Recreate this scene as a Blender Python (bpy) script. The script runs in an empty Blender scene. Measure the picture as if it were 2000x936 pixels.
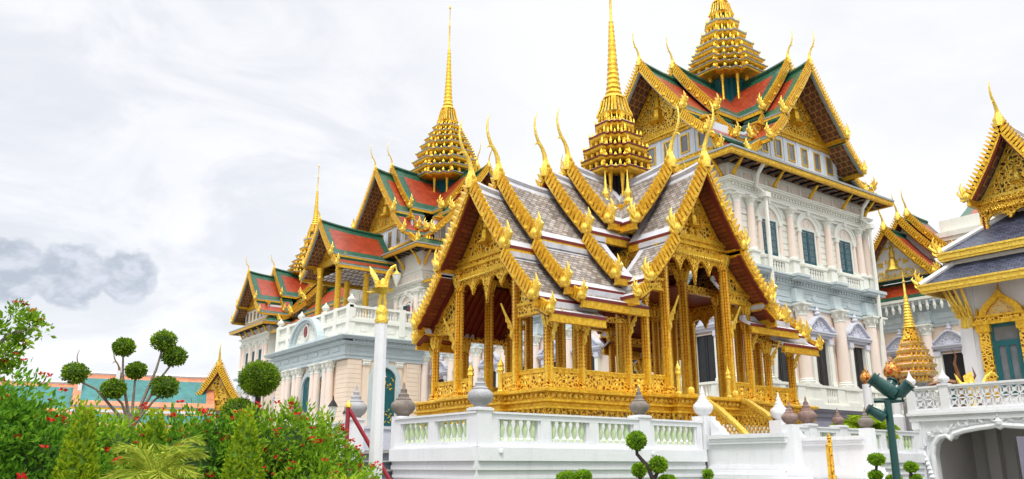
import bpy, bmesh, math, random
from mathutils import Matrix, Vector
R = math.radians
rnd = random.Random(11)
S = bpy.context.scene
COL = S.collection

# ------------------------------------------------------------------ camera, sky, sun, exposure
cd = bpy.data.cameras.new('camera')
cam = bpy.data.objects.new('camera', cd); COL.objects.link(cam)
cd.sensor_width = 36.0; cd.lens = 36.0 * 1606.0 / 2000.0
cd.clip_start = 0.1; cd.clip_end = 2000
cam.location = (0, 0, 1.6)
cam.rotation_euler = (R(90 + 15.388), 0, R(53.1 - 90))
S.camera = cam

SUN_EL, SUN_AZ = 58.0, 228.0          # sun stands high behind the camera, a little to its left
w = bpy.data.worlds.new('World'); S.world = w; w.use_nodes = True
nt = w.node_tree; nt.nodes.clear()
def N(tree, kind, **kw):
    n = tree.nodes.new(kind)
    for k, v in kw.items(): setattr(n, k, v)
    return n
def build_sky():
    L = nt.links.new
    out = N(nt, 'ShaderNodeOutputWorld'); bg = N(nt, 'ShaderNodeBackground'); bg.inputs[1].default_value = 0.1
    L(bg.outputs[0], out.inputs[0])
    sky = N(nt, 'ShaderNodeTexSky', sky_type='NISHITA', sun_disc=False)
    sky.sun_elevation = R(SUN_EL); sky.sun_rotation = R(90 - SUN_AZ)
    tc = N(nt, 'ShaderNodeTexCoord')
    sep = N(nt, 'ShaderNodeSeparateXYZ'); L(tc.outputs['Generated'], sep.inputs[0])
    def math_(op, a, b=None, c=None, clamp=False):
        m = N(nt, 'ShaderNodeMath', operation=op); m.use_clamp = clamp
        for i, v in enumerate((a, b, c)):
            if v is None: continue
            if isinstance(v, (int, float)): m.inputs[i].default_value = v
            else: L(v, m.inputs[i])
        return m.outputs[0]
    def smooth(x, a, b):
        m = N(nt, 'ShaderNodeMapRange', interpolation_type='SMOOTHSTEP')
        m.inputs[1].default_value = a; m.inputs[2].default_value = b
        L(x, m.inputs[0]); return m.outputs[0]
    def noise(sc, det, rough, dist=0.0, squash=2.2):
        mp = N(nt, 'ShaderNodeMapping'); mp.inputs['Scale'].default_value = (1, 1, squash)
        L(tc.outputs['Generated'], mp.inputs[0])
        n = N(nt, 'ShaderNodeTexNoise'); n.inputs['Scale'].default_value = sc; n.inputs['Detail'].default_value = det
        n.inputs['Roughness'].default_value = rough; n.inputs['Distortion'].default_value = dist
        L(mp.outputs[0], n.inputs[0]); return n.outputs[0]
    def mixc(f, a, b):
        m = N(nt, 'ShaderNodeMix', data_type='RGBA')
        L(f, m.inputs[0])
        for i, v in ((6, a), (7, b)):
            if isinstance(v, tuple): m.inputs[i].default_value = (*v, 1)
            else: L(v, m.inputs[i])
        return m.outputs[2]
    def lobe(x, y, z, rad):                       # soft region of sky round one direction
        d = Vector((x, y, z)).normalized()
        dp = N(nt, 'ShaderNodeVectorMath', operation='DOT_PRODUCT'); L(tc.outputs['Generated'], dp.inputs[0]); dp.inputs[1].default_value = d
        return smooth(dp.outputs['Value'], math.cos(rad), 1.0)
    big = smooth(noise(2.6, 5, .55, .6), .38, .62)
    wisp = smooth(noise(5.5, 7, .62, .9, 3.2), .42, .66)
    cloud = mixc(big, (7.55, 7.6, 7.72), (6.95, 7.05, 7.3))
    cloud = mixc(math_('MULTIPLY', wisp, .55), cloud, (7.55, 7.55, 7.6))
    # grey bank of cumulus low on the left, brighter rims above it
    grey_all = math_('MULTIPLY', lobe(.10, .985, .27, .62), smooth(noise(3.2, 6, .6, 1.0, 2.6), .40, .62))
    cloud = mixc(math_('MULTIPLY', grey_all, .55), cloud, (5.2, 5.45, 6.0))
    puff = noise(30.0, 8, .58, .3, 1.6)
    m1 = lobe(.138, .972, .196, .052)
    m2 = lobe(.192, .962, .202, .043)
    m3 = lobe(.080, .980, .196, .052)
    mm = math_('MAXIMUM', math_('MAXIMUM', m1, m2), m3)
    bank = smooth(math_('ADD', math_('MULTIPLY', mm, .55), math_('MULTIPLY', puff, .9)), .64, .84)
    cloud = mixc(math_('MULTIPLY', bank, .78), cloud, mixc(smooth(puff, .38, .66), (3.2, 3.6, 4.3), (5.4, 5.7, 6.3)))
    # overcast skies brighten towards the zenith; raised only above the view, to light the walls
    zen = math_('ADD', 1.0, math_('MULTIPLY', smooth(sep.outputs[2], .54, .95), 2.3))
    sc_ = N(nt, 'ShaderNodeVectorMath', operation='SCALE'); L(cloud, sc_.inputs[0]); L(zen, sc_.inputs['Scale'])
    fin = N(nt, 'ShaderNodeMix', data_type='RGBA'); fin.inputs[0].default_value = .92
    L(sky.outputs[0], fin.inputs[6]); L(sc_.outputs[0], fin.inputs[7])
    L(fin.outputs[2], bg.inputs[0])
build_sky()
sd = bpy.data.lights.new('sun', 'SUN'); sd.energy = 1.5; sd.angle = R(14); sd.color = (1, .96, .89)
sun = bpy.data.objects.new('sun', sd); COL.objects.link(sun)
sdir = Vector((math.cos(R(SUN_AZ)) * math.cos(R(SUN_EL)), math.sin(R(SUN_AZ)) * math.cos(R(SUN_EL)), math.sin(R(SUN_EL))))
sun.rotation_euler = sdir.to_track_quat('Z', 'Y').to_euler(); sun.location = sdir * 80
S.view_settings.view_transform = 'Standard'; S.view_settings.look = 'None'
S.view_settings.gamma = 1; S.view_settings.use_curve_mapping = False
S.view_settings.exposure = 0.5

# ------------------------------------------------------------------ materials
def mk(name, col, rough=.6, metal=0.0, var=.12, vs=1.2, bump=0.0, bs=14.0, dirt=0.0, spec=.4, hue=None):
    m = bpy.data.materials.new(name); m.use_nodes = True
    t = m.node_tree; L = t.links.new; b = t.nodes['Principled BSDF']
    b.inputs['Roughness'].default_value = rough; b.inputs['Metallic'].default_value = metal
    b.inputs['Specular IOR Level'].default_value = spec
    tc = N(t, 'ShaderNodeTexCoord')
    n = N(t, 'ShaderNodeTexNoise'); n.inputs['Scale'].default_value = vs; n.inputs['Detail'].default_value = 6; n.inputs['Roughness'].default_value = .65
    L(tc.outputs['Object'], n.inputs[0])
    r = N(t, 'ShaderNodeValToRGB'); L(n.outputs[0], r.inputs[0])
    r.color_ramp.elements[0].position = .3; r.color_ramp.elements[1].position = .7
    h = hue or (1, 1, 1)
    r.color_ramp.elements[0].color = (*[max(0, c * (1 - var) * k) for c, k in zip(col, h)], 1)
    r.color_ramp.elements[1].color = (*[min(1, c * (1 + var * .6)) for c in col], 1)
    src = r.outputs[0]
    if dirt > 0:                                   # rain streaks and stains
        mp = N(t, 'ShaderNodeMapping'); mp.inputs['Scale'].default_value = (3.5, 3.5, .45); L(tc.outputs['Object'], mp.inputs[0])
        n2 = N(t, 'ShaderNodeTexNoise'); n2.inputs['Scale'].default_value = 1.5; n2.inputs['Detail'].default_value = 8; n2.inputs['Roughness'].default_value = .7
        L(mp.outputs[0], n2.inputs[0])
        r2 = N(t, 'ShaderNodeValToRGB'); L(n2.outputs[0], r2.inputs[0])
        r2.color_ramp.elements[0].position = .52; r2.color_ramp.elements[1].position = .75
        r2.color_ramp.elements[0].color = (0, 0, 0, 1); r2.color_ramp.elements[1].color = (dirt, dirt, dirt, 1)
        mx = N(t, 'ShaderNodeMix', data_type='RGBA'); L(r2.outputs[0], mx.inputs[0]); L(src, mx.inputs[6]); mx.inputs[7].default_value = (.22, .21, .19, 1)
        src = mx.outputs[2]
    L(src, b.inputs['Base Color'])
    if bump > 0:
        n3 = N(t, 'ShaderNodeTexNoise'); n3.inputs['Scale'].default_value = bs; n3.inputs['Detail'].default_value = 4; L(tc.outputs['Object'], n3.inputs[0])
        bp = N(t, 'ShaderNodeBump'); bp.inputs['Strength'].default_value = bump; bp.inputs['Distance'].default_value = .05; L(n3.outputs[0], bp.inputs['Height']); L(bp.outputs[0], b.inputs['Normal'])
    return m
def carved(name, gold, gap, scale, metal=.55, rough=.3, cut=(.07, .27), accent=None, bump=.9):
    """gilded relief: raised scrolls over a coloured ground, gaps darkened to paint in their shadows"""
    m = bpy.data.materials.new(name); m.use_nodes = True
    t = m.node_tree; L = t.links.new; b = t.nodes['Principled BSDF']
    b.inputs['Metallic'].default_value = metal; b.inputs['Roughness'].default_value = rough
    tc = N(t, 'ShaderNodeTexCoord')
    n = N(t, 'ShaderNodeTexNoise'); n.inputs['Scale'].default_value = scale * .5; n.inputs['Detail'].default_value = 2; L(tc.outputs['Object'], n.inputs[0])
    ma = N(t, 'ShaderNodeMix', data_type='VECTOR'); ma.inputs[0].default_value = .12; L(tc.outputs['Object'], ma.inputs[4]); L(n.outputs['Color'], ma.inputs[5])
    v = N(t, 'ShaderNodeTexVoronoi', feature='DISTANCE_TO_EDGE'); v.inputs['Scale'].default_value = scale; L(ma.outputs[1], v.inputs['Vector'])
    r = N(t, 'ShaderNodeValToRGB'); L(v.outputs['Distance'], r.inputs[0])
    e = r.color_ramp.elements; e[0].position = cut[0]; e[1].position = cut[1]
    e[0].color = (*gold, 1); e[1].color = (*gap, 1)  # gap: ground colour, darkened as painted shade between the scrolls
    src = r.outputs[0]
    if accent:
        v2 = N(t, 'ShaderNodeTexVoronoi', feature='F1'); v2.inputs['Scale'].default_value = scale; L(ma.outputs[1], v2.inputs['Vector'])
        lt = N(t, 'ShaderNodeMath', operation='LESS_THAN'); L(v2.outputs['Distance'], lt.inputs[0]); lt.inputs[1].default_value = .28
        mx = N(t, 'ShaderNodeMix', data_type='RGBA'); L(lt.outputs[0], mx.inputs[0]); L(src, mx.inputs[6]); mx.inputs[7].default_value = (*accent, 1); src = mx.outputs[2]
    L(src, b.inputs['Base Color'])
    bp = N(t, 'ShaderNodeBump', invert=True); bp.inputs['Strength'].default_value = bump; bp.inputs['Distance'].default_value = .06
    L(v.outputs['Distance'], bp.inputs['Height']); L(bp.outputs[0], b.inputs['Normal'])
    return m
def tiles(name, c1, c2, mortar, bw, bh, rough=.5, bump=.6, spec=.4):
    """roof tiles laid in courses along the slope (uv in metres)"""
    m = bpy.data.materials.new(name); m.use_nodes = True
    t = m.node_tree; L = t.links.new; b = t.nodes['Principled BSDF']; b.inputs['Roughness'].default_value = rough; b.inputs['Specular IOR Level'].default_value = spec
    uv = N(t, 'ShaderNodeUVMap'); tc = N(t, 'ShaderNodeTexCoord')
    br = N(t, 'ShaderNodeTexBrick'); L(uv.outputs[0], br.inputs[0])
    for k, x in (('Color1', c1), ('Color2', c2), ('Mortar', mortar)): br.inputs[k].default_value = (*x, 1)
    for k, x in (('Scale', 1), ('Mortar Size', bh * .10), ('Brick Width', bw), ('Row Height', bh), ('Bias', 0), ('Mortar Smooth', .3)): br.inputs[k].default_value = x
    n = N(t, 'ShaderNodeTexNoise'); n.inputs['Scale'].default_value = 1.3; n.inputs['Detail'].default_value = 7; n.inputs['Roughness'].default_value = .7; L(tc.outputs['Object'], n.inputs[0])
    mx = N(t, 'ShaderNodeMix', data_type='RGBA', blend_type='MULTIPLY'); mx.inputs[0].default_value = .75
    r = N(t, 'ShaderNodeValToRGB'); r.color_ramp.elements[0].position = .3; r.color_ramp.elements[0].color = (.5, .5, .5, 1); r.color_ramp.elements[1].position = .68; r.color_ramp.elements[1].color = (1.25, 1.25, 1.25, 1)
    L(n.outputs[0], r.inputs[0]); L(br.outputs[0], mx.inputs[6]); L(r.outputs[0], mx.inputs[7]); L(mx.outputs[2], b.inputs['Base Color'])
    bp = N(t, 'ShaderNodeBump'); bp.inputs['Strength'].default_value = bump; bp.inputs['Distance'].default_value = .03; L(br.outputs['Fac'], bp.inputs['Height']); bp.invert = True; L(bp.outputs[0], b.inputs['Normal'])
    return m
def studded(name, gold, glass, period):
    m = mk(name, gold, .3, .5, .25, 8, .3, 30); t = m.node_tree; L = t.links.new; b = t.nodes['Principled BSDF']
    old = b.inputs['Base Color'].links[0].from_socket
    tc = N(t, 'ShaderNodeTexCoord'); sp = N(t, 'ShaderNodeSeparateXYZ'); L(tc.outputs['Object'], sp.inputs[0])
    a = N(t, 'ShaderNodeMath', operation='MULTIPLY'); L(sp.outputs[2], a.inputs[0]); a.inputs[1].default_value = 1/period
    f = N(t, 'ShaderNodeMath', operation='FRACT'); L(a.outputs[0], f.inputs[0])
    g = N(t, 'ShaderNodeMath', operation='GREATER_THAN'); L(f.outputs[0], g.inputs[0]); g.inputs[1].default_value = .55
    mx = N(t, 'ShaderNodeMix', data_type='RGBA'); L(g.outputs[0], mx.inputs[0]); L(old, mx.inputs[6]); mx.inputs[7].default_value = (*glass, 1)
    L(mx.outputs[2], b.inputs['Base Color']); return m
def leafmat(name, dark, light, trans=.35, rough=.5):
    m = bpy.data.materials.new(name); m.use_nodes = True
    t = m.node_tree; L = t.links.new; b = t.nodes['Principled BSDF']; b.inputs['Roughness'].default_value = .65; b.inputs['Specular IOR Level'].default_value = .12
    g = N(t, 'ShaderNodeNewGeometry'); tc = N(t, 'ShaderNodeTexCoord')
    n = N(t, 'ShaderNodeTexNoise'); n.inputs['Scale'].default_value = 2.2; n.inputs['Detail'].default_value = 3; L(tc.outputs['Object'], n.inputs[0])
    a = N(t, 'ShaderNodeMath', operation='MULTIPLY_ADD'); L(n.outputs[0], a.inputs[0]); a.inputs[1].default_value = .9
    s = N(t, 'ShaderNodeMath', operation='MULTIPLY_ADD'); L(g.outputs['Random Per Island'], s.inputs[0]); s.inputs[1].default_value = .7; s.inputs[2].default_value = -.3
    L(s.outputs[0], a.inputs[2])
    r = N(t, 'ShaderNodeValToRGB'); L(a.outputs[0], r.inputs[0]); r.color_ramp.elements[0].position = .15; r.color_ramp.elements[1].position = .85
    r.color_ramp.elements[0].color = (*dark, 1); r.color_ramp.elements[1].color = (*light, 1)
    L(r.outputs[0], b.inputs['Base Color'])
    tr = N(t, 'ShaderNodeBsdfTranslucent'); L(r.outputs[0], tr.inputs[0])
    mx = N(t, 'ShaderNodeMixShader'); mx.inputs[0].default_value = trans
    L(b.outputs[0], mx.inputs[1]); L(tr.outputs[0], mx.inputs[2]); L(mx.outputs[0], t.nodes['Material Output'].inputs[0])
    return m

GOLD = (.94, .555, .048); DEEP = (.62, .27, .015)
M = dict(
    gold=mk('gilding', GOLD, .30, .6, .34, 7.0, .5, 30, hue=(.9, .72, .5)),
    goldb=mk('bright_gilding', (.98, .69, .12), .28, .55, .26, 9, .5, 34, hue=(.95, .75, .45)),
    goldc=carved('carved_gilding', (.97, .60, .06), (.22, .075, .006), 8.5),
    goldf=carved('fine_carved_gilding', (.97, .60, .06), (.28, .10, .008), 13),
    inlay=carved('gilding_with_red_glass', (.95, .55, .045), (.42, .17, .010), 10, accent=(.36, .04, .008)),
    stud=studded('gilding_with_rows_of_red_glass', (.80, .38, .03), (.30, .025, .008), .115),
    tymp=carved('gilded_relief_on_green_glass', (.95, .60, .08), (.07, .06, .025), 6.5, cut=(.10, .24)),
    glassband=carved('mosaic_band', (.85, .50, .05), (.10, .20, .12), 13, cut=(.12, .22), accent=(.55, .60, .52)),
    maroon=mk('maroon_lacquer', (.16, .018, .016), .42, 0, .25, 3),
    soffit=tiles('red_brown_boards', (.28, .065, .020), (.20, .045, .015), (.07, .014, .007), 1.4, .17, .5, .6),
    soffitc=tiles('brown_gilded_coffers', (.17, .065, .035), (.21, .085, .045), (.46, .25, .09), .42, .42, .6, .6),
    tile=tiles('weathered_grey_brown_tiles', (.20, .16, .13), (.46, .41, .37), (.085, .07, .06), .24, .15, .6, .9),
    tileb=mk('pale_grey_tile_border', (.56, .57, .62), .5, 0, .18, 2, .3, 20, .35),
    red=tiles('orange_red_glazed_tiles', (.33, .036, .012), (.43, .065, .020), (.16, .022, .008), .26, .17, .34, .7, .3),
    green=tiles('dark_green_glazed_tiles', (.014, .095, .052), (.024, .13, .072), (.008, .05, .03), .26, .17, .32, .7, .3),
    teal=tiles('teal_glazed_tiles', (.02, .175, .17), (.035, .22, .21), (.014, .13, .12), .25, .16, .4, .3),
    orange=tiles('orange_glazed_tiles', (.58, .20, .09), (.66, .26, .12), (.44, .14, .06), .25, .16, .4, .3),
    navy=tiles('blue_grey_slate_tiles', (.045, .055, .09), (.09, .10, .15), (.018, .02, .035), .30, .15, .45, .9, .3),
    lead=mk('grey_lead_edging', (.30, .34, .36), .5, 0, .2, 3),
    white=mk('white_paint', (.735, .745, .765), .55, 0, .06, 1.0, .15, 30, .22),
    white2=mk('white_plaster', (.725, .735, .755), .6, 0, .06, .8, .15, 24, .18),
    cream=mk('pale_green_white_stucco', (.775, .785, .715), .6, 0, .06, .7, .12, 20, .16),
    pink=mk('pale_pink_stucco', (.82, .70, .61), .6, 0, .06, .7, .1, 20, .12),
    peach=mk('peach_stucco', (.84, .69, .545), .6, 0, .06, .7, .1, 20, .14),
    grey=mk('blue_grey_stucco', (.52, .60, .62), .6, 0, .08, .8, .12, 18, .18),
    lilac=mk('lilac_grey_stucco', (.60, .62, .70), .6, 0, .08, .8, .1, 18, .15),
    plinth=mk('violet_grey_plinth', (.26, .26, .33), .6, 0, .12, .9, .1, 18, .2),
    attic=mk('pale_blue_white_wood', (.66, .71, .78), .5, 0, .05, 1),
    shutter=mk('dark_teal_shutters', (.018, .085, .115), .4, 0, .2, 2, .2, 40),
    tealdoor=mk('teal_door_paint', (.012, .11, .125), .35, 0, .15, 2),
    redshutter=mk('dark_red_shutters', (.22, .02, .025), .4, 0, .2, 2),
    dark=mk('near_black', (.012, .014, .018), .3, 0, .3, 2),  # near black; also paints the shade behind the window balusters
    glass=mk('window_glass', (.05, .07, .085), .08, 0, .2, 1, spec=.8),
    greyglass=mk('greyish_window_glass', (.16, .18, .20), .12, 0, .3, 1.5, spec=.8),
    jade=mk('celadon_glazed_baluster', (.56, .68, .42), .25, 0, .14, 5),
    stone=mk('weathered_stone', (.22, .185, .155), .75, 0, .35, 3.5, .5, 22, .5),
    stoner=mk('reddish_weathered_stone', (.27, .175, .15), .75, 0, .45, 5, .5, 22, .4),
    stonep=mk('pale_grey_stone', (.37, .37, .385), .7, 0, .2, 3.5, .4, 22, .5),
    darkstone=mk('dark_carved_stone', (.13, .15, .18), .7, 0, .4, 9, .6, 25),
    stepstone=mk('grey_stone_steps', (.36, .35, .33), .8, 0, .2, 3, .4, 20, .3),
    redpaint=mk('dark_red_paint', (.30, .022, .035), .35, 0, .12, 3),
    greenmetal=mk('dark_green_enamelled_metal', (.003, .055, .047), .3, .1, .15, 4, spec=.6),
    black=mk('black_metal', (.015, .015, .017), .4, .3),
    lamp=mk('frosted_lantern_glass', (.72, .74, .72), .2, 0, .05, 4, spec=.7),
    orangegold=carved('orange_gilded_scales', (.66, .31, .05), (.24, .07, .01), 7, metal=.3, accent=(.55, .06, .01)),
    mosaic=carved('porcelain_mosaic', (.80, .52, .12), (.62, .60, .50), 9, metal=.1, cut=(.10, .22), accent=(.50, .22, .03)),
    brown=mk('dark_bronze', (.20, .09, .035), .45, .3, .3, 6),
    bark=mk('pale_bark', (.26, .215, .17), .85, 0, .3, 6, .6, 25),
    darkbark=mk('dark_bark', (.045, .035, .03), .85, 0, .3, 8, .6, 25),
    inside=mk('grey_plaster', (.42, .40, .38), .7, 0, .08, .8),  # grey plaster of the gateway passage
    pave=mk('pale_stone_paving', (.27, .26, .245), .8, 0, .12, .5, .2, 6, .2),
    soil=mk('garden_soil', (.07, .05, .035), .9, 0, .3, 3, .6, 10),
    lawn=mk('mown_lawn', (.06, .13, .02), .9, 0, .3, 6, .8, 40),
    leaf=leafmat('mid_green_leaves', (.07, .19, .010), (.34, .54, .03)),
    leafd=leafmat('deep_green_leaves', (.04, .145, .012), (.22, .45, .03)),
    leafy=leafmat('yellow_green_leaves', (.12, .26, .008), (.46, .58, .03), .45),
    leaft=leafmat('clipped_green_leaves', (.06, .15, .008), (.29, .43, .025), .35),
    leafp=leafmat('palm_leaflets', (.14, .24, .012), (.55, .60, .08), .4),
    flower=leafmat('red_petals', (.42, .008, .012), (.75, .05, .035), .25),
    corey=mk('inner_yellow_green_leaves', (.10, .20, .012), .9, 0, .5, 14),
    core=mk('inner_twigs_and_dark_leaves', (.03, .07, .010), .9, 0, .4, 8),  # dark green solid fill inside the foliage
)
# ------------------------------------------------------------------ mesh builder and object helpers
ORG = {}
def FR(x, y, z=0, deg=0): return Matrix.Translation((x, y, z)) @ Matrix.Rotation(R(deg), 4, 'Z')
class MB:
    def __init__(s, X=None): s.v = []; s.f = []; s.m = []; s.u = []; s.X = X or Matrix.Identity(4)
    def P(s, p): s.v.append(tuple(s.X @ Vector(p))); return len(s.v) - 1
    def face(s, pts, m=0, uv=None):
        s.f.append([s.P(p) for p in pts]); s.m.append(m); s.u.append(uv)
    def bx(s, x0, x1, y0, y1, z0, z1, m=0, top=None):
        t = 0 if top is None else top             # top: inset of the upper face
        a = [s.P(p) for p in ((x0,y0,z0),(x1,y0,z0),(x1,y1,z0),(x0,y1,z0),(x0+t,y0+t,z1),(x1-t,y0+t,z1),(x1-t,y1-t,z1),(x0+t,y1-t,z1))]
        for q in ((3,2,1,0),(4,5,6,7),(0,1,5,4),(1,2,6,5),(2,3,7,6),(3,0,4,7)):
            s.f.append([a[i] for i in q]); s.m.append(m); s.u.append(None)
    def loft(s, rings, m=0, caps=(True, True), closed=True):
        """rings: lists of equal length of 3d points; m one index or one per band"""
        ids = [[s.P(p) for p in r] for r in rings]; n = len(ids[0])
        for k in range(len(ids) - 1):
            mm = m[k] if isinstance(m, (list, tuple)) else m
            for i in range(n if closed else n - 1):
                j = (i + 1) % n
                s.f.append([ids[k][i], ids[k][j], ids[k+1][j], ids[k+1][i]]); s.m.append(mm); s.u.append(None)
        m0 = m[0] if isinstance(m, (list, tuple)) else m; m1 = m[-1] if isinstance(m, (list, tuple)) else m
        if caps[0]: s.f.append(ids[0][::-1]); s.m.append(m0); s.u.append(None)
        if caps[1]: s.f.append(ids[-1][:]); s.m.append(m1); s.u.append(None)
    def lathe(s, prof, c=(0, 0, 0), n=16, m=0, plan=None, caps=(True, True)):
        """prof: (radius, z); plan: unit outline, round by default"""
        pl = plan or [(math.cos(2*math.pi*i/n), math.sin(2*math.pi*i/n)) for i in range(n)]
        s.loft([[(c[0]+r*a, c[1]+r*b, c[2]+z) for a, b in pl] for r, z in prof], m, caps)
    def tube(s, pts, rad, n=6, m=0):
        pts = [Vector(p) for p in pts]; rings = []
        a = None
        for i, p in enumerate(pts):
            d = (pts[min(i+1, len(pts)-1)] - pts[max(i-1, 0)]).normalized()
            if a is None: a = d.cross(Vector((0, 0, 1)) if abs(d.z) < .9 else Vector((1, 0, 0))).normalized()
            else: a = (a - d * a.dot(d)).normalized()
            b = d.cross(a)
            r = rad[i] if isinstance(rad, (list, tuple)) else rad
            rings.append([p + (a*math.cos(2*math.pi*k/n) + b*math.sin(2*math.pi*k/n))*r for k in range(n)])
        s.loft(rings, m)
    def prism(s, poly, d0, d1, ax='y', m=0):
        """2d outline (a, b) pushed through between d0 and d1; ax = axis of depth; outline in the other two axes"""
        def mp(a, b, d): return {'y': (a, d, b), 'x': (d, a, b), 'z': (a, b, d)}[ax]
        s.loft([[mp(a, b, d0) for a, b in poly], [mp(a, b, d1) for a, b in poly]], m)
    def ball(s, c, r, n=8, m=0, sz=1.0):
        k = max(4, n // 2 + 1)
        s.lathe([(max(.001, r*math.sin(math.pi*i/k)), -r*sz*math.cos(math.pi*i/k)) for i in range(k+1)], c, n, m)
    def mesh(s, name, mats, smooth=False, off=(0, 0, 0)):
        me = bpy.data.meshes.new(name)
        o = Vector(off); me.from_pydata([tuple(Vector(v) - o) for v in s.v], [], s.f)
        for x in mats: me.materials.append(x if not isinstance(x, str) else M[x])
        me.polygons.foreach_set('material_index', s.m)
        if any(u for u in s.u):
            ul = me.uv_layers.new(name='UVMap')
            for p, u in zip(me.polygons, s.u):
                if u:
                    for li, q in zip(p.loop_indices, u): ul.data[li].uv = q
        if smooth: me.polygons.foreach_set('use_smooth', [True] * len(me.polygons))
        bm = bmesh.new(); bm.from_mesh(me); bmesh.ops.recalc_face_normals(bm, faces=bm.faces); bm.to_mesh(me); bm.free()
        if smooth and hasattr(me, 'set_sharp_from_angle'): me.set_sharp_from_angle(angle=R(42))
        me.update(); return me
    def raw(s, name, mats):                        # leaves: keep face order, no normal work
        me = bpy.data.meshes.new(name); me.from_pydata(s.v, [], s.f)
        for x in mats: me.materials.append(M[x])
        me.polygons.foreach_set('material_index', s.m); me.update(); return me
    def build(s, name, mats, parent=None, smooth=False, label=None, raw=False):
        off = ORG.get(parent, (0, 0, 0)) if parent else (0, 0, 0)
        if raw:
            s.v = [tuple(Vector(v) - Vector(off)) for v in s.v]; me = s.raw(name, mats)
        else: me = s.mesh(name, mats, smooth, off)
        o = bpy.data.objects.new(name, me); COL.objects.link(o)
        if parent: o.parent = parent; ORG[o] = off
        if label: o['label'] = label
        return o
def thing(name, loc, label, cat, group=None):
    o = bpy.data.objects.new(name, None); COL.objects.link(o); o.location = loc; o.empty_display_size = .3
    o['label'] = label; o['category'] = cat
    if group: o['group'] = group
    ORG[o] = tuple(loc); return o
def tag(o, label, cat, group=None):
    o['label'] = label; o['category'] = cat
    if group: o['group'] = group
    return o
def struct(o, kind='structure'): o['kind'] = kind; return o
def put(name, me, parent, X, label=None):
    """an object sharing mesh me, placed at world matrix X under an unrotated thing"""
    o = bpy.data.objects.new(name, me); COL.objects.link(o); o.parent = parent
    o.matrix_local = Matrix.Translation(-Vector(ORG[parent])) @ X
    if label: o['label'] = label
    return o
def sub(name, me, part):
    o = bpy.data.objects.new(name, me); COL.objects.link(o); o.parent = part; return o
def redent(k=3, d=.12):
    """unit square plan with stepped (redented) corners"""
    q = [(1, 0)]
    pts = []
    for i in range(k + 1):
        a = 1 - d * i; b = 1 - d * (k - i)
        pts.append((a, b))
        if i < k: pts.append((a - d, b))
    out = []
    for r in range(4):
        c, s_ = round(math.cos(r*math.pi/2)), round(math.sin(r*math.pi/2))
        out += [(x*c - y*s_, x*s_ + y*c) for x, y in pts]
    return out
RED = redent()
def offset(poly, d):
    out = []; n = len(poly)
    for i in range(n):
        p0, p1, p2 = Vector(poly[i-1]), Vector(poly[i]), Vector(poly[(i+1) % n])
        a = (p1-p0).normalized(); b = (p2-p1).normalized()
        na, nb = Vector((a.y, -a.x)), Vector((b.y, -b.x))
        out.append(tuple(p1 + (na + nb) * d / max(.3, 1 + na.dot(nb))))
    return out
def rings(poly, prof): return [[(x, y, z) for x, y in offset(poly, d)] for d, z in prof]

# ------------------------------------------------------------------ Thai roof kit
def chofa_mb(mb, h, X=None, fat=1.0):
    """horn finial standing on a gable peak; local x points out of the gable"""
    k = h
    mb.lathe([(.20*fat, -.35), (.24*fat, -.05), (.13*fat, .22), (.05*fat, .5)], (-.03, 0, 0), 6)
    pts = [(-.02,0,.1*k), (.02,0,.25*k), (.10,0,.36*k), (.24,0,.47*k), (.33,0,.60*k), (.37,0,.74*k), (.35,0,.88*k), (.27,0,1.0*k)]
    pts = [(a*k*.62, b, c) for a, b, c in pts]
    mb.tube(pts, [.10*fat, .085*fat, .07*fat, .062*fat, .052*fat, .04*fat, .028*fat, .008], 6)
    mb.tube([(.12*k, 0, .44*k), (.20*k, 0, .42*k), (.23*k, 0, .38*k)], [.05*fat, .035*fat, .008], 5)
def naga_mb(mb, s):
    """upturned naga head at the foot of a bargeboard; local x outwards along the eave, y across"""
    mb.lathe([(.10*s, -.22*s), (.20*s, -.08*s), (.22*s, .08*s), (.12*s, .24*s), (.03*s, .36*s)], (0, 0, 0), 7)
    for dx, hh, ln in ((.16, .95, .20), (.0, .72, .04), (-.14, .52, -.10), (.30, .50, .42)):
        mb.tube([(dx*s*.6, 0, 0), (dx*s + .07*s, 0, hh*.35*s), (ln*s + .10*s, 0, hh*.68*s), (ln*s, 0, hh*s)], [.12*s, .10*s, .07*s, .01*s], 5)
    mb.tube([(.05*s,0,-.12*s), (.22*s,0,-.20*s), (.36*s,0,-.10*s), (.38*s,0,.08*s)], [.11*s, .10*s, .07*s, .02*s], 5)
_cache = {}
def cached(key, fn):
    if key not in _cache: _cache[key] = fn()
    return _cache[key]
def chofa_mesh(h, mat='goldb', fat=1.0):
    def f():
        mb = MB(); chofa_mb(mb, h, fat=fat); return mb.mesh('chofa', [mat], True)
    return cached(('ch', h, mat, fat), f)
def naga_mesh(s, mat='goldb'):
    def f():
        mb = MB(); naga_mb(mb, s); return mb.mesh('naga_finial', [mat], True)
    return cached(('ng', s, mat), f)
def prof(w0, z0, w1, z1, n=6, sag=.16):
    """concave roof section from ridge to eave"""
    out = []
    for i in range(n + 1):
        t = i / n
        out.append((w0 + (w1-w0)*t, z0 + (z1-z0)*t - sag*(z0-z1)*math.sin(math.pi*t)*.5*(1 - .35*t)))
    return out
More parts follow.
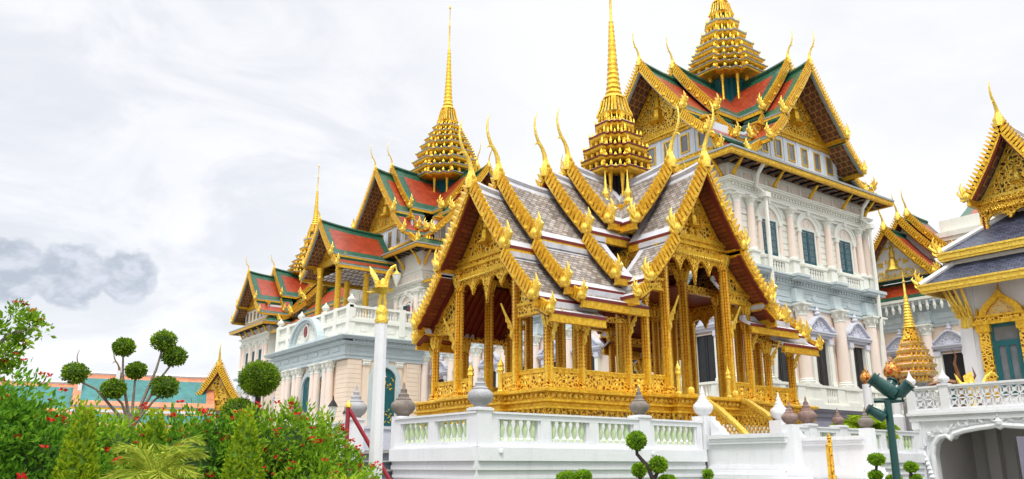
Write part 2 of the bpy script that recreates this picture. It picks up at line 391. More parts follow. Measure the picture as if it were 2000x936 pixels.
def roof(T, X, u0, u1, P, mats, th=.10, rise=0.0, border=.32, gable=True, name='roof_tier', chofa=0, naga=.8, barge=.26, teeth=.17,
         bmat='gold', ndir=1, fascia=.22, fmat='gold', label=None, sides=(-1, 1), ridge=True, edge='maroon', fat=1.0):
    """one tier of a gabled roof: X has x pointing out of the gable; P = section [(half width, z)] from top to eave.
    mats = (field, border, soffit, ridge cap)"""
    if len(sides) == 2 and P[0][0] > .05:
        return [roof(T, X, u0, u1, P, mats, th, rise, border, gable, name, chofa, naga, barge, teeth, bmat, ndir, fascia, fmat, label, (sg,), ridge, edge, fat) for sg in sides]
    part = None
    mb = MB(X)
    L = [0.0]
    for (a, b), (c, d) in zip(P, P[1:]): L.append(L[-1] + math.hypot(c-a, d-b))
    # split the slope and the length so that a border runs round the field
    us = [u0, u0 + border, u1 - border - .05, u1] if u1 - u0 > 2.6*border else [u0, u1]
    if rise: us = sorted(set(us + [u0 + (u1-u0)*k/5 for k in range(1, 5)]))
    def at(l):
        for i in range(len(L) - 1):
            if l <= L[i+1] + 1e-9:
                t = (l - L[i]) / max(1e-9, L[i+1] - L[i]); return (P[i][0] + (P[i+1][0]-P[i][0])*t, P[i][1] + (P[i+1][1]-P[i][1])*t)
        return P[-1]
    bl = min(border, L[-1]*.25)
    ls = sorted(set(L + [bl, L[-1] - bl]))
    def rz(u, l): return rise * max(0.0, (u-u0)/(u1-u0))**2.2 * max(0, 1 - l/L[-1])
    for sg in sides:
        for i in range(len(us) - 1):
            for j in range(len(ls) - 1):
                q = []
                for (u, l) in ((us[i], ls[j]), (us[i+1], ls[j]), (us[i+1], ls[j+1]), (us[i], ls[j+1])):
                    w_, z_ = at(l); q.append((u, sg*w_, z_ + rz(u, l)))
                mu = (us[i] + us[i+1])/2; ml = (ls[j]+ls[j+1])/2
                isb = (mu > u1 - border - .05 or mu < u0 + border or ml < bl or ml > L[-1] - bl)
                uv = [(us[i], -ls[j]), (us[i+1], -ls[j]), (us[i+1], -ls[j+1]), (us[i], -ls[j+1])]
                mb.face(q, 1 if isb else 0, uv)
                mb.face([(a, b - sg*.02, c - th) for a, b, c in q[::-1]], 2, [(u_, v_) for u_, v_ in uv[::-1]])
        # verge closing
        for l0, l1 in zip(ls, ls[1:]):
            w0, z0 = at(l0); w1, z1 = at(l1)
            for u in (u0, u1):
                mb.face([(u, sg*w0, z0+rz(u, l0)), (u, sg*w1, z1+rz(u, l1)), (u, sg*(w1-.02), z1-th+rz(u, l1)), (u, sg*(w0-.02), z0-th+rz(u, l0))], 1)
        w1, z1 = P[-1]
        mb.face([(u0, sg*w1, z1), (u1, sg*w1, z1), (u1, sg*(w1-.02), z1-th), (u0, sg*(w1-.02), z1-th)], 1)
    if ridge and P[0][0] < .05:                    # rounded ridge cap
        n = 6; pts = []
        for k in range(n+1):
            u = u0 + (u1-u0)*k/n; pts.append((u, 0, P[0][1] + .03 + rz(u, 0)))
        mb.tube(pts, .085 + border*.12, 6, 3)
    elif ridge:                                    # flashing along the top of a skirt roof
        for sg in sides: mb.bx(u0+.02, u1-.02, *sorted((sg*(P[0][0]-.06), sg*(P[0][0]+.16))), P[0][1]-.10, P[0][1]+.085, 3)
    part = mb.build(name, list(mats), T, label=label)
    # eave fascia
    if fascia:
        w1, z1 = P[-1]
        for sg in sides:
            fb = MB(X)
            a, b = sorted((sg*(w1-.10), sg*(w1+.03)))
            fb.bx(u0+.02, u1+.02, a, b, z1-th-fascia, z1-th+.03, 0)
            a, b = sorted((sg*(w1-.04), sg*(w1+.055))); fb.bx(u0+.02, u1+.03, a, b, z1-th-.02, z1-.02, 1)
            a, b = sorted((sg*(w1-.12), sg*(w1+.05))); fb.bx(u0+.02, u1+.03, a, b, z1-th-fascia-.05, z1-th-fascia+.03, 0)
            fb.build('eave_fascia', [fmat, edge], part)
    if gable:
        for sg in sides:
            bb = MB(X); n = 22
            step = max(.14, teeth*1.05)
            l = 0.0; prev = None; k = int(L[-1]/step) + 1
            pts = []
            for i in range(k+1):
                l = L[-1]*i/k; w_, z_ = at(l); pts.append((w_, z_ + rz(u1, l)))
            for (a, b), (c, d) in zip(pts, pts[1:]):
                dx, dz = c-a, d-b; ln = math.hypot(dx, dz) or 1; nx, nz = -dz/ln, dx/ln
                if nz < 0: nx, nz = -nx, -nz
                def pt(t, h): return (sg*(a + dx*t + nx*h), b + dz*t + nz*h)
                if teeth:                            # lower fillet, dark ground, slanting gilded ribs that end in teeth
                    bb.prism([pt(0, -barge*.62), pt(1, -barge*.62), pt(1, -barge), pt(0, -barge)], u1-.02, u1+.12, 'x', 0)
                    bb.prism([pt(0, .05), pt(1, .05), pt(1, -barge*.62), pt(0, -barge*.62)], u1-.02, u1+.03, 'x', 2)
                    bb.prism([pt(.10, -barge*.66), pt(.74, -barge*.66), pt(.52, .06), pt(.10, .10+teeth*.7), pt(-.14, .08+teeth), pt(-.12, .05)], u1+.0, u1+.15, 'x', 0)
                else: bb.prism([pt(0, .09), pt(1, .09), pt(1, -barge), pt(0, -barge)], u1-.02, u1+.11, 'x', 0)
                bb.prism([pt(0, -barge+.01), pt(1, -barge+.01), pt(1, -barge-.06), pt(0, -barge-.06)], u1-.10, u1+.06, 'x', 1)
            # wavy naga body below the middle of the board
            if naga and L[-1] > 1.6:
                for f_ in (.45, .62, .80):
                    w_, z_ = at(L[-1]*f_); bb.lathe([(.05,-.13*naga),(.17*naga,-.05*naga),(.17*naga,.08*naga),(.05,.14*naga)], (u1+.05, sg*w_, z_+rz(u1, L[-1]*f_)-barge*.9), 6, 0)
            bb.build('bargeboard', [bmat, edge, 'maroon' if edge == 'maroon' else 'brown'], part)
            if naga:
                w_, z_ = P[-1]
                o = put('naga_finial', naga_mesh(naga, bmat if bmat != 'gold' else 'goldb'), part, X @ Matrix.Translation((u1+.06, sg*(w_-.02), z_+.02)) @ Matrix.Rotation(R(90*sg), 4, 'Z'))
        if chofa:
            put('chofa', chofa_mesh(chofa, 'goldb', fat), part, X @ Matrix.Translation((u1+.06, 0, P[0][1] + rise + .12)))
    return part
def tympanum(part, X, u, w, z0, z1, P, mats=('tymp', 'gold'), blobs=70, thick=.12, name='pediment', seed=1):
    """gilded pediment panel set back under the gable: follows the section P above z0, with raised scrolls and a frame"""
    r = random.Random(seed); mb = MB(X)
    pts = [(a, b - .32) for a, b in P if b - .32 > z0 and a < w]
    right = [(a, b) for a, b in pts] + [(w, z0)]
    poly = [(-a, b) for a, b in right[::-1]] + [(a, b) for a, b in right if a > 1e-6]
    mb.prism(poly, u-thick, u, 'x', 0)
    for sg in (-1, 1):
        for (a, b), (c, d) in zip(right, right[1:]):
            mb.prism([(sg*a, b), (sg*c, d), (sg*(c*.9), d-.02), (sg*a*.9, b-.16)], u, u+.07, 'x', 1)
    mb.bx(u, u+.10, -w, w, z0, z0+.12, 1)
    def inside(y, z):
        for (a, b), (c, d) in zip(right, right[1:]):
            if d <= z <= b: return abs(y) < (a + (c-a)*(b-z)/max(1e-6, b-d)) - .12
        return False
    top = right[0][1]
    def leafy(y, z, s, a):
        p = [(0, -.4), (.35, 0), (.12, .55), (0, 1), (-.30, .35), (-.35, 0)]
        q = [(y + s*(x*math.cos(a) - t*math.sin(a)), z + s*(x*math.sin(a) + t*math.cos(a))) for x, t in p]
        mb.prism(q, u, u+.05 + .05*r.random(), 'x', 1)
    n = 0
    while n < blobs:
        y, z = r.uniform(0, w), z0 + .15 + (top - z0) * r.random()**1.3
        n += 1
        if inside(y, z):
            s = (w*.055) * r.uniform(.7, 1.5); a = r.uniform(-1.4, 1.4)
            leafy(y, z, s, a); leafy(-y, z, s, -a)
    mid = z0 + (top-z0)*.18
    mb.lathe([(.03, .28*w), (.10*w, .16*w), (.12*w, .0), (.20*w, -.1*w)], (u+.04, 0, mid+.12*w), 8, 1)
    mb.lathe([(.02, .42*w), (.05*w, .2*w), (.08*w, .05*w)], (u+.04, 0, mid+.3*w), 6, 1)
    return mb.build(name, list(mats), part)
def spire(T, cx, cy, z0, r, tiers, zb, zt, rb, mats, core=True, coreh=1.2, corer=.62, plan=RED, rows=8, edge2=None, anteh=1.0, smallw=1.0):
    """tiered Thai spire: tiers = [(z, radius)], bell from zb, ring stack and needle up to zt.
    mats = gold, edge line, slope, dark core"""
    X = FR(cx, cy, 0, 0)
    mb = MB(X)
    if core:
        mb.lathe([(r*corer*.8, z0-coreh), (r*corer*.8, z0+.05)], (0, 0, 0), m=3, plan=plan)
        for k in range(3):
            for q in range(4):
                for t in (-.55, 0, .55) if k == 0 else ():
                    a = q*math.pi/2; lx, ly = r*corer*.93, r*corer*t
                    x, y = lx*math.cos(a) - ly*math.sin(a), lx*math.sin(a) + ly*math.cos(a)
                    mb.lathe([(.10*r*.3+.05, z0-coreh), (.07*r*.3+.04, z0-coreh*.8), (.06*r*.3+.03, z0-coreh*.3), (.12*r*.3+.05, z0)], (x, y, 0), 6, 0)
    part = mb.build('spire', list(mats), T)
    n = len(tiers)
    for i, (z, ri) in enumerate(tiers):
        tb = MB(X); zn, rn = tiers[i+1] if i+1 < n else (zb, rb*1.25)
        h = zn - z
        tb.lathe([(ri*.80, z), (ri*.90, z+.07*h), (ri*.985, z+.16*h), (ri*1.0, z+.34*h)], (0,0,0), m=0, plan=plan, caps=(True, False))
        tb.lathe([(ri*1.035, z+.34*h), (ri*1.04, z+.44*h)], (0,0,0), m=1, plan=plan)
        tb.lathe([(ri*1.01, z+.44*h), (rn*.92 + (ri-rn)*.2, z+.62*h)], (0,0,0), m=2, plan=plan, caps=(False, False))
        tb.lathe([(rn*.86, z+.58*h), (rn*.80, z+1.05*h)], (0,0,0), m=3, plan=plan)
        for j, (a, b) in enumerate(plan):           # gilded leaves on the corners, niches along the faces
            x, y = a*ri*1.0, b*ri*1.0; s = (.045*ri + .018)*smallw
            hh = h*(.46 if j % 2 == 0 else .30)*anteh
            tb.lathe([(s*.8, z+.43*h), (s, z+.43*h+hh*.3), (s*.5, z+.43*h+hh*.65), (.004, z+.43*h+hh)], (x, y, 0), 4, 0)
        for q in range(4):
            ang = q*math.pi/2
            for t in (-.40, -.13, .13, .40):
                lx, ly = rn*.90, rn*t
                x, y = lx*math.cos(ang)-ly*math.sin(ang), lx*math.sin(ang)+ly*math.cos(ang)
                s = .05*rn + .02
                tb.lathe([(s*1.2, z+.56*h), (s*.8, z+.72*h), (s*1.1, z+.80*h), (s*.9, z+1.02*h)], (x, y, 0), 5, 0)
        tb.build('tier', list(mats), part)
    hb = (zt - zb)
    bb = MB(X)
    b1 = zb + hb*.115
    bb.lathe([(rb*1.15, zb), (rb*1.2, zb+.02*hb)], (0,0,0), m=0, plan=plan)
    bb.lathe([(rb, zb+.02*hb), (rb*.80, zb+hb*.06), (rb*.66, b1)], (0,0,0), m=4 if len(mats) > 4 else 2, plan=plan)
    for q in range(4):
        for t in (-1, -.5, 0, .5, 1):
            ang = q*math.pi/2
            p = []
            for rr, zz in ((rb*1.02, zb+.015*hb), (rb*.82, zb+hb*.06), (rb*.68, b1)):
                lx, ly = rr, rr*t*.82; p.append((lx*math.cos(ang)-ly*math.sin(ang), lx*math.sin(ang)+ly*math.cos(ang), zz))
            bb.tube(p, rb*.10, 5, 0)
    bb.build('bell', list(mats), part)
    nb = MB(X); pr = [(rb*.62, b1), (rb*.86, b1+.006*hb), (rb*.80, b1+.02*hb), (rb*.60, b1+.03*hb)]
    zc = b1 + .03*hb; ze = zb + hb*.60; k = 15
    for i in range(k):
        t = i/k; ra = rb*(.58 - .40*t**.7); zz = zc + (ze-zc)*t; dz = (ze-zc)/k
        pr += [(ra, zz), (ra*1.14, zz+dz*.35), (ra*.98, zz+dz*.75)]
    pr += [(rb*.16, ze), (rb*.20, ze+.01*hb), (rb*.10, ze+.02*hb), (rb*.085, zb+hb*.80), (rb*.14, zb+hb*.81), (rb*.06, zb+hb*.82), (rb*.045, zb+hb*.955), (rb*.15, zb+hb*.965), (rb*.12, zb+hb*.975), (.005, zt)]
    nb.lathe(pr, (0, 0, 0), 10, 0)
    nb.build('needle', [mats[0]], part, True)
    return part
def bud(h, w):
    """lotus bud finial: profile for lathe, height h above a pier, widest w"""
    return [(.50*w, 0), (.52*w, .06*h), (.60*w, .07*h), (.78*w, .12*h), (.96*w, .22*h), (1.0*w, .30*h), (.94*w, .38*h), (.70*w, .45*h),
            (.62*w, .47*h), (.64*w, .50*h), (.46*w, .54*h), (.42*w, .60*h), (.44*w, .63*h), (.28*w, .67*h), (.25*w, .74*h), (.27*w, .77*h), (.13*w, .82*h), (.10*w, .92*h), (.01, h)]
# ------------------------------------------------------------------ ground
g = MB(); g.face([(-700, -700, 0), (900, -700, 0), (900, 900, 0), (-700, 900, 0)]); struct(g.build('ground', ['pave']))
g = MB(); g.face([(-14, 3.5, .004), (5.2, 3.5, .004), (8.6, 17, .004), (9.6, 44, .004), (-14, 44, .004)]); struct(g.build('garden_bed', ['soil']))
g = MB(); g.face([(10.2, 9, .004), (22, 9, .004), (31, 12.5, .004), (31, 17, .004), (10.2, 17, .004)]); struct(g.build('lawn', ['lawn']))

# ------------------------------------------------------------------ the white terrace under the pavilion
TX, TY, ZL, ZR = 11.82, 17.18, 2.07, 2.92      # outer corner, ledge height, rail height
g = MB(); g.bx(TX+.1, 37.9, TY+.1, 40, .0, ZL-.02); struct(g.build('terrace_floor', ['pave']))
BAL = None
def baluster_mesh():
    mb = MB(); mb.lathe([(.055,0),(.055,.05),(.035,.08),(.07,.20),(.085,.30),(.06,.40),(.04,.47),(.06,.50),(.06,.54)], n=8); return mb.mesh('baluster', ['jade'], True)
BAL = baluster_mesh()
def terrace_wall(name, X, ln, piers, bays, label, z0=0.0, finials=(), body=True):
    """balustraded wall; local x along, outward is -y.  piers: x; bays: (x0, x1)"""
    T = thing(name, tuple(X.translation), label, 'wall')
    if body:
        mb = MB(X)
        mb.bx(0, ln, .02, .42, z0, 1.28); mb.bx(0, ln, -.03, .42, 1.28, 1.36); mb.bx(0, ln, -.012, .42, 1.36, 1.50)
        mb.bx(0, ln, -.08, .42, 1.50, 1.62); mb.bx(0, ln, -.05, .42, 1.62, 1.72); mb.bx(0, ln, -.15, .42, 1.72, ZL-.03); mb.bx(0, ln, -.13, .42, ZL-.03, ZL)
        mb.bx(0, ln, -.01, .45, z0, .55)
        mb.build('wall', ['white'], T)
    mb = MB(X)                                      # frame of the balustrade: plinth, rail, uprights
    mb.bx(0, ln, .0, .28, ZL, ZL+.14); mb.bx(0, ln, .0, .28, ZR-.18, ZR-.05); mb.bx(0, ln, -.04, .32, ZR-.05, ZR)
    edges = sorted(bays); cur = 0
    for a, b in edges:
        if a > cur: mb.bx(cur, a, .004, .276, ZL+.14, ZR-.18)
        # sloping reveal round each opening
        for xx0, xx1 in ((a, a+.07), (b-.07, b)): mb.bx(xx0, xx1, .05, .24, ZL+.14, ZR-.18)
        cur = b
    if cur < ln: mb.bx(cur, ln, .004, .276, ZL+.14, ZR-.18)
    mb.build('balustrade_frame', ['white'], T)
    for a, b in bays:
        n = max(2, int((b-a-.14)/.235)); st = (b-a-.14)/n
        for i in range(n):
            put('baluster', BAL, T, X @ Matrix.Translation((a+.07+st*(i+.5), .14, ZL+.145)) @ Matrix.Scale((ZR-.18-ZL-.15)/.54, 4, (0,0,1)))
    mb = MB(X)
    for x in piers: mb.bx(x-.21, x+.21, -.05, .37, ZL, ZR+.10); mb.bx(x-.25, x+.25, -.09, .41, ZR+.02, ZR+.08)
    if piers: mb.build('pier', ['white'], T)
    for x, mtl, lb, h, wd in finials:
        fb = MB(X); fb.lathe(bud(h, wd), (x, .16, ZR+.10), 14); fb.build('bud_finial', [mtl], T, True, label=lb)
    return T
# front wall, running right from the corner to the stair
Xf = FR(TX, TY, 0, 0)
def bays(edges, n): 
    o = []
    for (a, b), k in zip(edges, n):
        s_ = (b-a)/k
        o += [(a+s_*i+.16, a+s_*(i+1)-.16) for i in range(k)]
    return o
Tf = terrace_wall('terrace_wall', Xf, 8.36, [.2, 5.85], bays([(.5, 5.6), (6.1, 8.3)], [3, 1]),
    'long white balustraded terrace wall with pale green balusters in front of the golden pavilion',
    finials=[(.2, 'stonep', 'pale grey stone lotus bud with dark ringed tip on the terrace corner', .95, .33), (5.85, 'stone', 'brown weathered stone lotus bud over the potted bonsai', .85, .30)])
mb = MB(Xf); mb.bx(3.05, 5.45, -.015, .05, .3, 1.12); mb.bx(2.95, 5.55, -.05, .04, 1.12, 1.2)
for k in range(4): mb.bx(3.15+.57*k, 3.6+.57*k, -.03, .0, .4, 1.04)
mb.build('basement_shutter', ['redshutter'], Tf)
# left wall, running away from the corner
Xl = FR(TX, 21.35, 0, -90)
terrace_wall('terrace_wall', Xl, 4.16, [], bays([(.15, 3.85)], [2]), 'short white terrace wall left of the corner with two framed groups of pale green balusters',
    finials=[])
Xl2 = FR(TX-.35, 34.2, 0, -90)
terrace_wall('terrace_wall', Xl2, 10.9, [.9, 6.1, 10.7], bays([(1.1, 5.9), (6.3, 10.5)], [3, 3]), 'white balustraded wall behind the street lamp and flowering bush, beyond the grey steps',
    finials=[(6.1, 'stoner', 'reddish stone lotus bud above the flowering bush', .95, .36), (10.7, 'stonep', 'pale stone lotus bud half hidden by the white lamp post', 1.0, .36)])
# stone urn bud at the head of the steps
T = thing('gate_pier', (TX+.35, 21.45, 0), 'white pier with a squat dark stone lotus bud in front of the teal arched door', 'pier')
mb = MB(FR(TX+.3, 21.42)); mb.bx(-.24, .24, -.24, .24, ZL-.5, ZR+.06); mb.build('pier', ['white'], T)
mb = MB(FR(TX+.3, 21.42)); mb.lathe(bud(1.0, .36), (0, 0, ZR+.06), 14); mb.build('bud_finial', ['stone'], T, True)
# right-hand wall beyond the stair
Xr = FR(24.65, TY, 0, 0)
Tr = terrace_wall('terrace_wall', Xr, 8.5, [1.3, 3.2], bays([(.3, 1.0), (1.6, 2.9), (3.5, 8.3)], [1, 1, 4]), 'white balustraded wall running from the stair to the arched gateway',
    finials=[(1.3, 'stoner', 'plum grey stone lotus bud right of the golden pavilion base', .95, .33), (3.2, 'stoner', 'small stone bud peeping between two larger ones', .62, .22)])
# small white spot lamps fixed on the ledge
for x, y, rot, lb in ((TX+.62, TY-.16, 0, 'small white spot lamp on the ledge just right of the terrace corner'), (TX+6.0, TY-.16, 0, 'small white spot lamp on the ledge behind the bonsai')):
    T = thing('spot_lamp', (x, y, 1.95), lb, 'spot lamp', 'spot lamps on the terrace ledge')
    mb = MB(FR(x, y, 1.95)); mb.lathe([(.02,-.05),(.055,-.04),(.06,.05),(.045,.07)], n=10); mb.tube([(0,.02,0),(0,.10,-.06)], .018, 6); mb.build('lamp_body', ['white'], T, True)
    mb = MB(FR(x, y, 2.02)); mb.lathe([(.044,0),(.042,.006)], n=10); mb.build('lens', ['black'], T)

# ------------------------------------------------------------------ front stair with white cheek walls
T = thing('staircase', (22.2, 15.9, 0), 'white staircase with panelled cheek walls going up to the golden pavilion', 'staircase')
SX0, SX1, SY = 20.3, 24.2, 14.3
for x0, nm in ((SX0, -1), (SX1, 1)):
    mb = MB(); a, b = x0-.02, x0+.42
    mb.bx(a+.04, b-.04, SY, TY-.02, 0, 2.36); mb.bx(a-.06, b+.06, SY-.02, TY-.2, 2.30, 2.38); mb.bx(a-.10, b+.10, SY-.04, TY-.2, 2.38, 2.50)
    mb.bx(a-.04, b+.04, SY-.02, TY-.17, 2.22, 2.30); mb.bx(a-.05, b+.05, SY, TY-.16, .0, 1.60); mb.bx(a-.13, b+.13, SY-.03, TY-.16, 1.46, 1.54); mb.bx(a-.16, b+.16, SY, TY-.16, 0, 1.46)
    mb.bx(a-.30, b+.30, SY-.05, TY-.16, 1.24, 1.36); mb.bx(a-.26, b+.26, SY, TY-.16, 0, 1.24); mb.bx(a-.42, b+.42, SY-.08, TY-.16, 0, 1.10)
    # curved shoulder up to the balustrade
    pl = [(TY-.2, 2.5), (TY-.72, 2.5), (TY-.60, 2.58), (TY-.50, 2.72), (TY-.38, 2.78), (TY-.30, 2.9), (TY-.2, 2.95)]
    mb.prism([(y, z) for y, z in pl], a+.08, b-.08, 'x', 0)
    mb.build('cheek_wall', ['white2'], T)
    mb = MB(); cx = x0+.2; cy = SY-.05
    mb.bx(cx-.20, cx+.20, cy-.20, cy+.20, 1.55, 2.72, top=.03); mb.bx(cx-.3, cx+.3, cy-.3, cy+.3, 1.42, 1.55, top=.02); mb.bx(cx-.34, cx+.34, cy-.34, cy+.34, 1.34, 1.42)
    mb.bx(cx-.44, cx+.44, cy-.44, cy+.44, .96, 1.34, top=.12); mb.bx(cx-.55, cx+.55, cy-.55, cy+.55, 0, .96)
    mb.build('pier', ['white2'], T)
    mb = MB(); mb.lathe(bud(.66, .235), (cx, cy, 2.72), 14)
    mb.build('bud_finial', ['stoner' if nm < 0 else 'stone'], T, True, label='reddish mottled stone lotus bud on the nearer stair pier' if nm < 0 else 'pale ringed stone lotus bud on the farther stair pier')
    mb = MB(); cx = x0+.18; cy = TY+.16
    mb.bx(cx-.27, cx+.27, cy-.25, cy+.25, ZL, ZR+.16); mb.lathe(bud(.94, .31), (cx, cy, ZR+.16), 14)
    mb.build('bud_finial', ['white'], T, True, label='white painted lotus bud at the head of the stair')
mb = MB()
for k in range(11): mb.bx(SX0+.42, SX1, SY+.1+.26*k, TY+.4, .19*k-.01, .19*(k+1)-.02)
mb.bx(SX0-1.3, SX1+1.6, SY-1.4, SY+.3, 0, .95)
mb.build('steps', ['white2'], T)
# gold lattice gate leaf standing open at the foot of the stair
T = thing('lattice_gate', (23.3, 15.0, .95), 'open gold lattice gate leaf between the two white stair piers', 'gate')
mb = MB(FR(23.35, 14.9, .95, 20))
mb.bx(-.09, .09, -.09, .09, 0, .36); mb.bx(-.06, .06, -.06, .06, .36, 1.36); mb.lathe([(.09,1.36),(.06,1.42),(.08,1.48),(.01,1.62)], n=8)
mb.build('post', ['goldf'], T)
mb = MB(FR(23.35, 14.9, .95, 20))
for k in range(7): 
    z = .35 + k*.14
    mb.prism([(-.40, z), (-.36, z), (.0, z-.30), (0, z-.34)][:4] if k > 2 else [(-.4, z), (-.36, z), (-.06, z-.26), (-.10, z-.26)], -.015, .015, 'y', 0)
    mb.prism([(-.40, z-.3), (-.40, z-.26), (0, z+.04), (0, z)], .016, .04, 'y', 0)
mb.bx(-.44, -.39, -.03, .03, .05, 1.25); mb.bx(-.44, 0, -.03, .03, 1.2, 1.27)
mb.build('lattice_panel', ['gold'], T)

# ------------------------------------------------------------------ golden pavilion
RND = redent(3, .19)
PC = (23.15, 23.5); FZ = 3.91
PV = thing('golden_pavilion', (PC[0], PC[1], ZL), 'golden open-sided pavilion with tiered grey tiled gables and one tall spire on the white terrace', 'pavilion')
OUT = [(16.15,19.72),(20.2,19.72),(20.2,19.35),(21.2,19.35),(21.2,19.05),(25.2,19.05),(25.2,19.35),(26.2,19.35),(26.2,19.72),(29.75,19.72),
       (29.75,27.28),(26.2,27.28),(26.2,27.9),(20.2,27.9),(20.2,27.28),(16.15,27.28),(16.15,25.2),(15.9,25.2),(15.9,21.8),(16.15,21.8)]
mb = MB(); mb.loft(rings(OUT, [(.18, ZL), (.18, ZL+.30), (.10, ZL+.36), (.10, 2.99)])); mb.build('white_plinth', ['white'], PV)
mb = MB(); mb.loft(rings(OUT, [(-.02, 2.97), (-.02, 3.30)]))
pts = OUT + [OUT[0]]
for (x0, y0), (x1, y1) in zip(pts, pts[1:]):      # row of small praying-figure brackets in the mosaic band
    ln = math.hypot(x1-x0, y1-y0); n = int(ln/.24)
    for i in range(n):
        t = (i+.5)/n; mb.lathe([(.07,2.98),(.045,3.06),(.06,3.14),(.10,3.28)], (x0+(x1-x0)*t, y0+(y1-y0)*t, 0), 6, 1)
mb.build('mosaic_band', ['glassband', 'goldc'], PV)
mb = MB()
mb.loft(rings(OUT, [(.06,3.28),(.16,3.30),(.16,3.36),(.08,3.38),(.08,3.46),(.20,3.50),(.20,3.56),(.10,3.58),(.10,3.62)]), 0)
mb.loft(rings(OUT, [(.10,3.61),(.11,3.61),(.11,3.77),(.11,3.775)]), 1)
mb.loft(rings(OUT, [(.14,3.77),(.26,3.80),(.26,3.86),(.18,3.91)]), 0)
for (x0, y0), (x1, y1) in zip(pts, pts[1:]):      # beaded frieze
    ln = math.hypot(x1-x0, y1-y0); n = int(ln/.22)
    nx, ny = (y1-y0)/ln, -(x1-x0)/ln
    for i in range(n):
        t = (i+.5)/n; mb.ball((x0+(x1-x0)*t+nx*.135, y0+(y1-y0)*t+ny*.135, 3.69), .066, 6, 2)
mb.build('base_moulding', ['gold', 'goldf', 'goldb'], PV)
mb = MB(); mb.loft(rings(OUT, [(.02, 3.90), (.02, 3.914)])); mb.build('floor', ['goldc'], PV)
# columns
def col_mesh(h, s):
    def f():
        mb = MB()
        mb.lathe([(s*1.5,0),(s*1.5,.10),(s*1.15,.16),(s*1.3,.24),(s*1.0,.30)], plan=RED, m=0)
        mb.lathe([(s*.96,.29),(s*.86,h-.62)], plan=RED, m=1, caps=(False, False))
        mb.lathe([(s*.90,h-.62),(s*1.1,h-.56),(s*.95,h-.50),(s*1.05,h-.36),(s*1.5,h-.06),(s*1.55,h)], plan=RED, m=0)
        for a in range(4):
            X_ = Matrix.Rotation(a*math.pi/2, 4, 'Z'); mb.X = X_
            for t in (-.50, .50): mb.bx(s*.86, s*.93, s*t-s*.11, s*t+s*.11, .3, h-.62, 3)
            mb.bx(s*.86, s*.99, -s*.20, s*.20, .3, h-.62, 2)
        mb.X = Matrix.Identity(4)
        return mb.mesh('column', ['goldf', 'gold', 'goldb', 'stud'], False)
    return cached(('col', round(h, 2), s), f)
def cap_mesh(s):
    def f():
        mb = MB()
        for k in range(8):
            a = k*math.pi/4
            mb.tube([(s*math.cos(a), s*math.sin(a), -.45), (s*1.25*math.cos(a), s*1.25*math.sin(a), -.25), (s*1.75*math.cos(a), s*1.75*math.sin(a), -.02)], [.03, .055, .02], 5)
        return mb.mesh('lotus_capital', ['goldb'], True)
    return cached(('cap', s), f)
def brk_mesh(h):
    def f():
        mb = MB()
        mb.tube([(0,0,0),(.10,0,.12*h),(.06,0,.3*h),(.16,0,.5*h),(.34,0,.72*h),(.52,0,h)], [.02,.05,.06,.05,.04,.03], 6)
        mb.tube([(.06,0,.3*h),(.20,0,.36*h),(.24,0,.5*h)], [.05,.04,.01], 5); mb.tube([(.1,0,.45*h),(.3,0,.52*h),(.33,0,.66*h)], [.04,.03,.008], 5)
        return mb.mesh('naga_bracket', ['goldb'], True)
    return cached(('brk', h), f)
COLS = []
def column(x, y, top, s=.15, br=None, brh=1.3, brz=None):
    h = top - FZ
    c = put('column', col_mesh(h, s), PV, FR(x, y, FZ)); ORG[c] = (0, 0, 0)
    k = sub('lotus_capital', cap_mesh(s), c); k.location = (0, 0, h)
    COLS.append((x, y))
    for d in (br or ()):
        b = sub('naga_bracket', brk_mesh(brh), c); b.location = (.16*math.cos(R(d)), .16*math.sin(R(d)), (brz or top-brh*1.02) - FZ); b.rotation_euler = (0, 0, R(d))
YN, YFAR = 20.1, 26.9
for y, dd in ((YN, -90), (YFAR, 90)):
    column(16.55, y, 6.35, .13, [dd], .95); column(17.9, y, 6.35, .13, [dd], .95); column(20.03, y, 7.15, .14, [dd], .9, 5.9); 
    column(26.6, y, 7.15, .14, [dd], .9, 5.9); column(27.75, y, 6.35, .13, [dd], .95); column(29.3, y, 6.35, .13, [dd], .95)
for y in (21.75, 25.3):                            # inner rows of the long arm
    for x in (16.55, 17.9, 19.2): column(x, y, 8.45, .16, [180] if x < 17 else None, 1.2, 5.6)
    for x in (27.0, 28.2, 29.4): column(x, y, 8.45, .16)
for x in (21.45, 24.8):
    for y in (21.7, 25.3): column(x, y, 9.2, .19)
    column(x, 19.62, 9.35, .17, [-90], 1.2, 6.1); column(x, 27.4, 9.35, .17)
for x in (20.6, 26.2):
    column(x, 19.78, 7.7, .14, None); column(x, 27.3, 7.7, .14)
# balustrade panels between columns
def panel(x0, y0, x1, y1, h=.66):
    ln = math.hypot(x1-x0, y1-y0); X = Matrix.Translation((x0, y0, FZ)) @ Matrix.Rotation(math.atan2(y1-y0, x1-x0), 4, 'Z')
    mb = MB(X); mb.bx(.1, ln-.1, -.055, .055, 0, .10, 0); mb.bx(.1, ln-.1, -.035, .035, .10, h-.11, 1); mb.bx(.1, ln-.1, -.065, .065, h-.11, h, 0); mb.bx(.1, ln-.1, -.08, .08, h, h+.035, 0)
    n = max(1, int(ln/.75))
    for i in range(n):
        xx = .1 + (ln-.2)*(i+.5)/n
        mb.lathe([(.03,.14),(.08,.24),(.05,.36),(.08,.44),(.02,.54)], (xx, 0, 0), 6, 2)
    for i in range(int(ln/.16)): mb.ball((.16+i*.16, -.075, h+.0), .032, 5, 2)
    mb.build('balustrade_panel', ['gold', 'goldc', 'goldb'], PV)
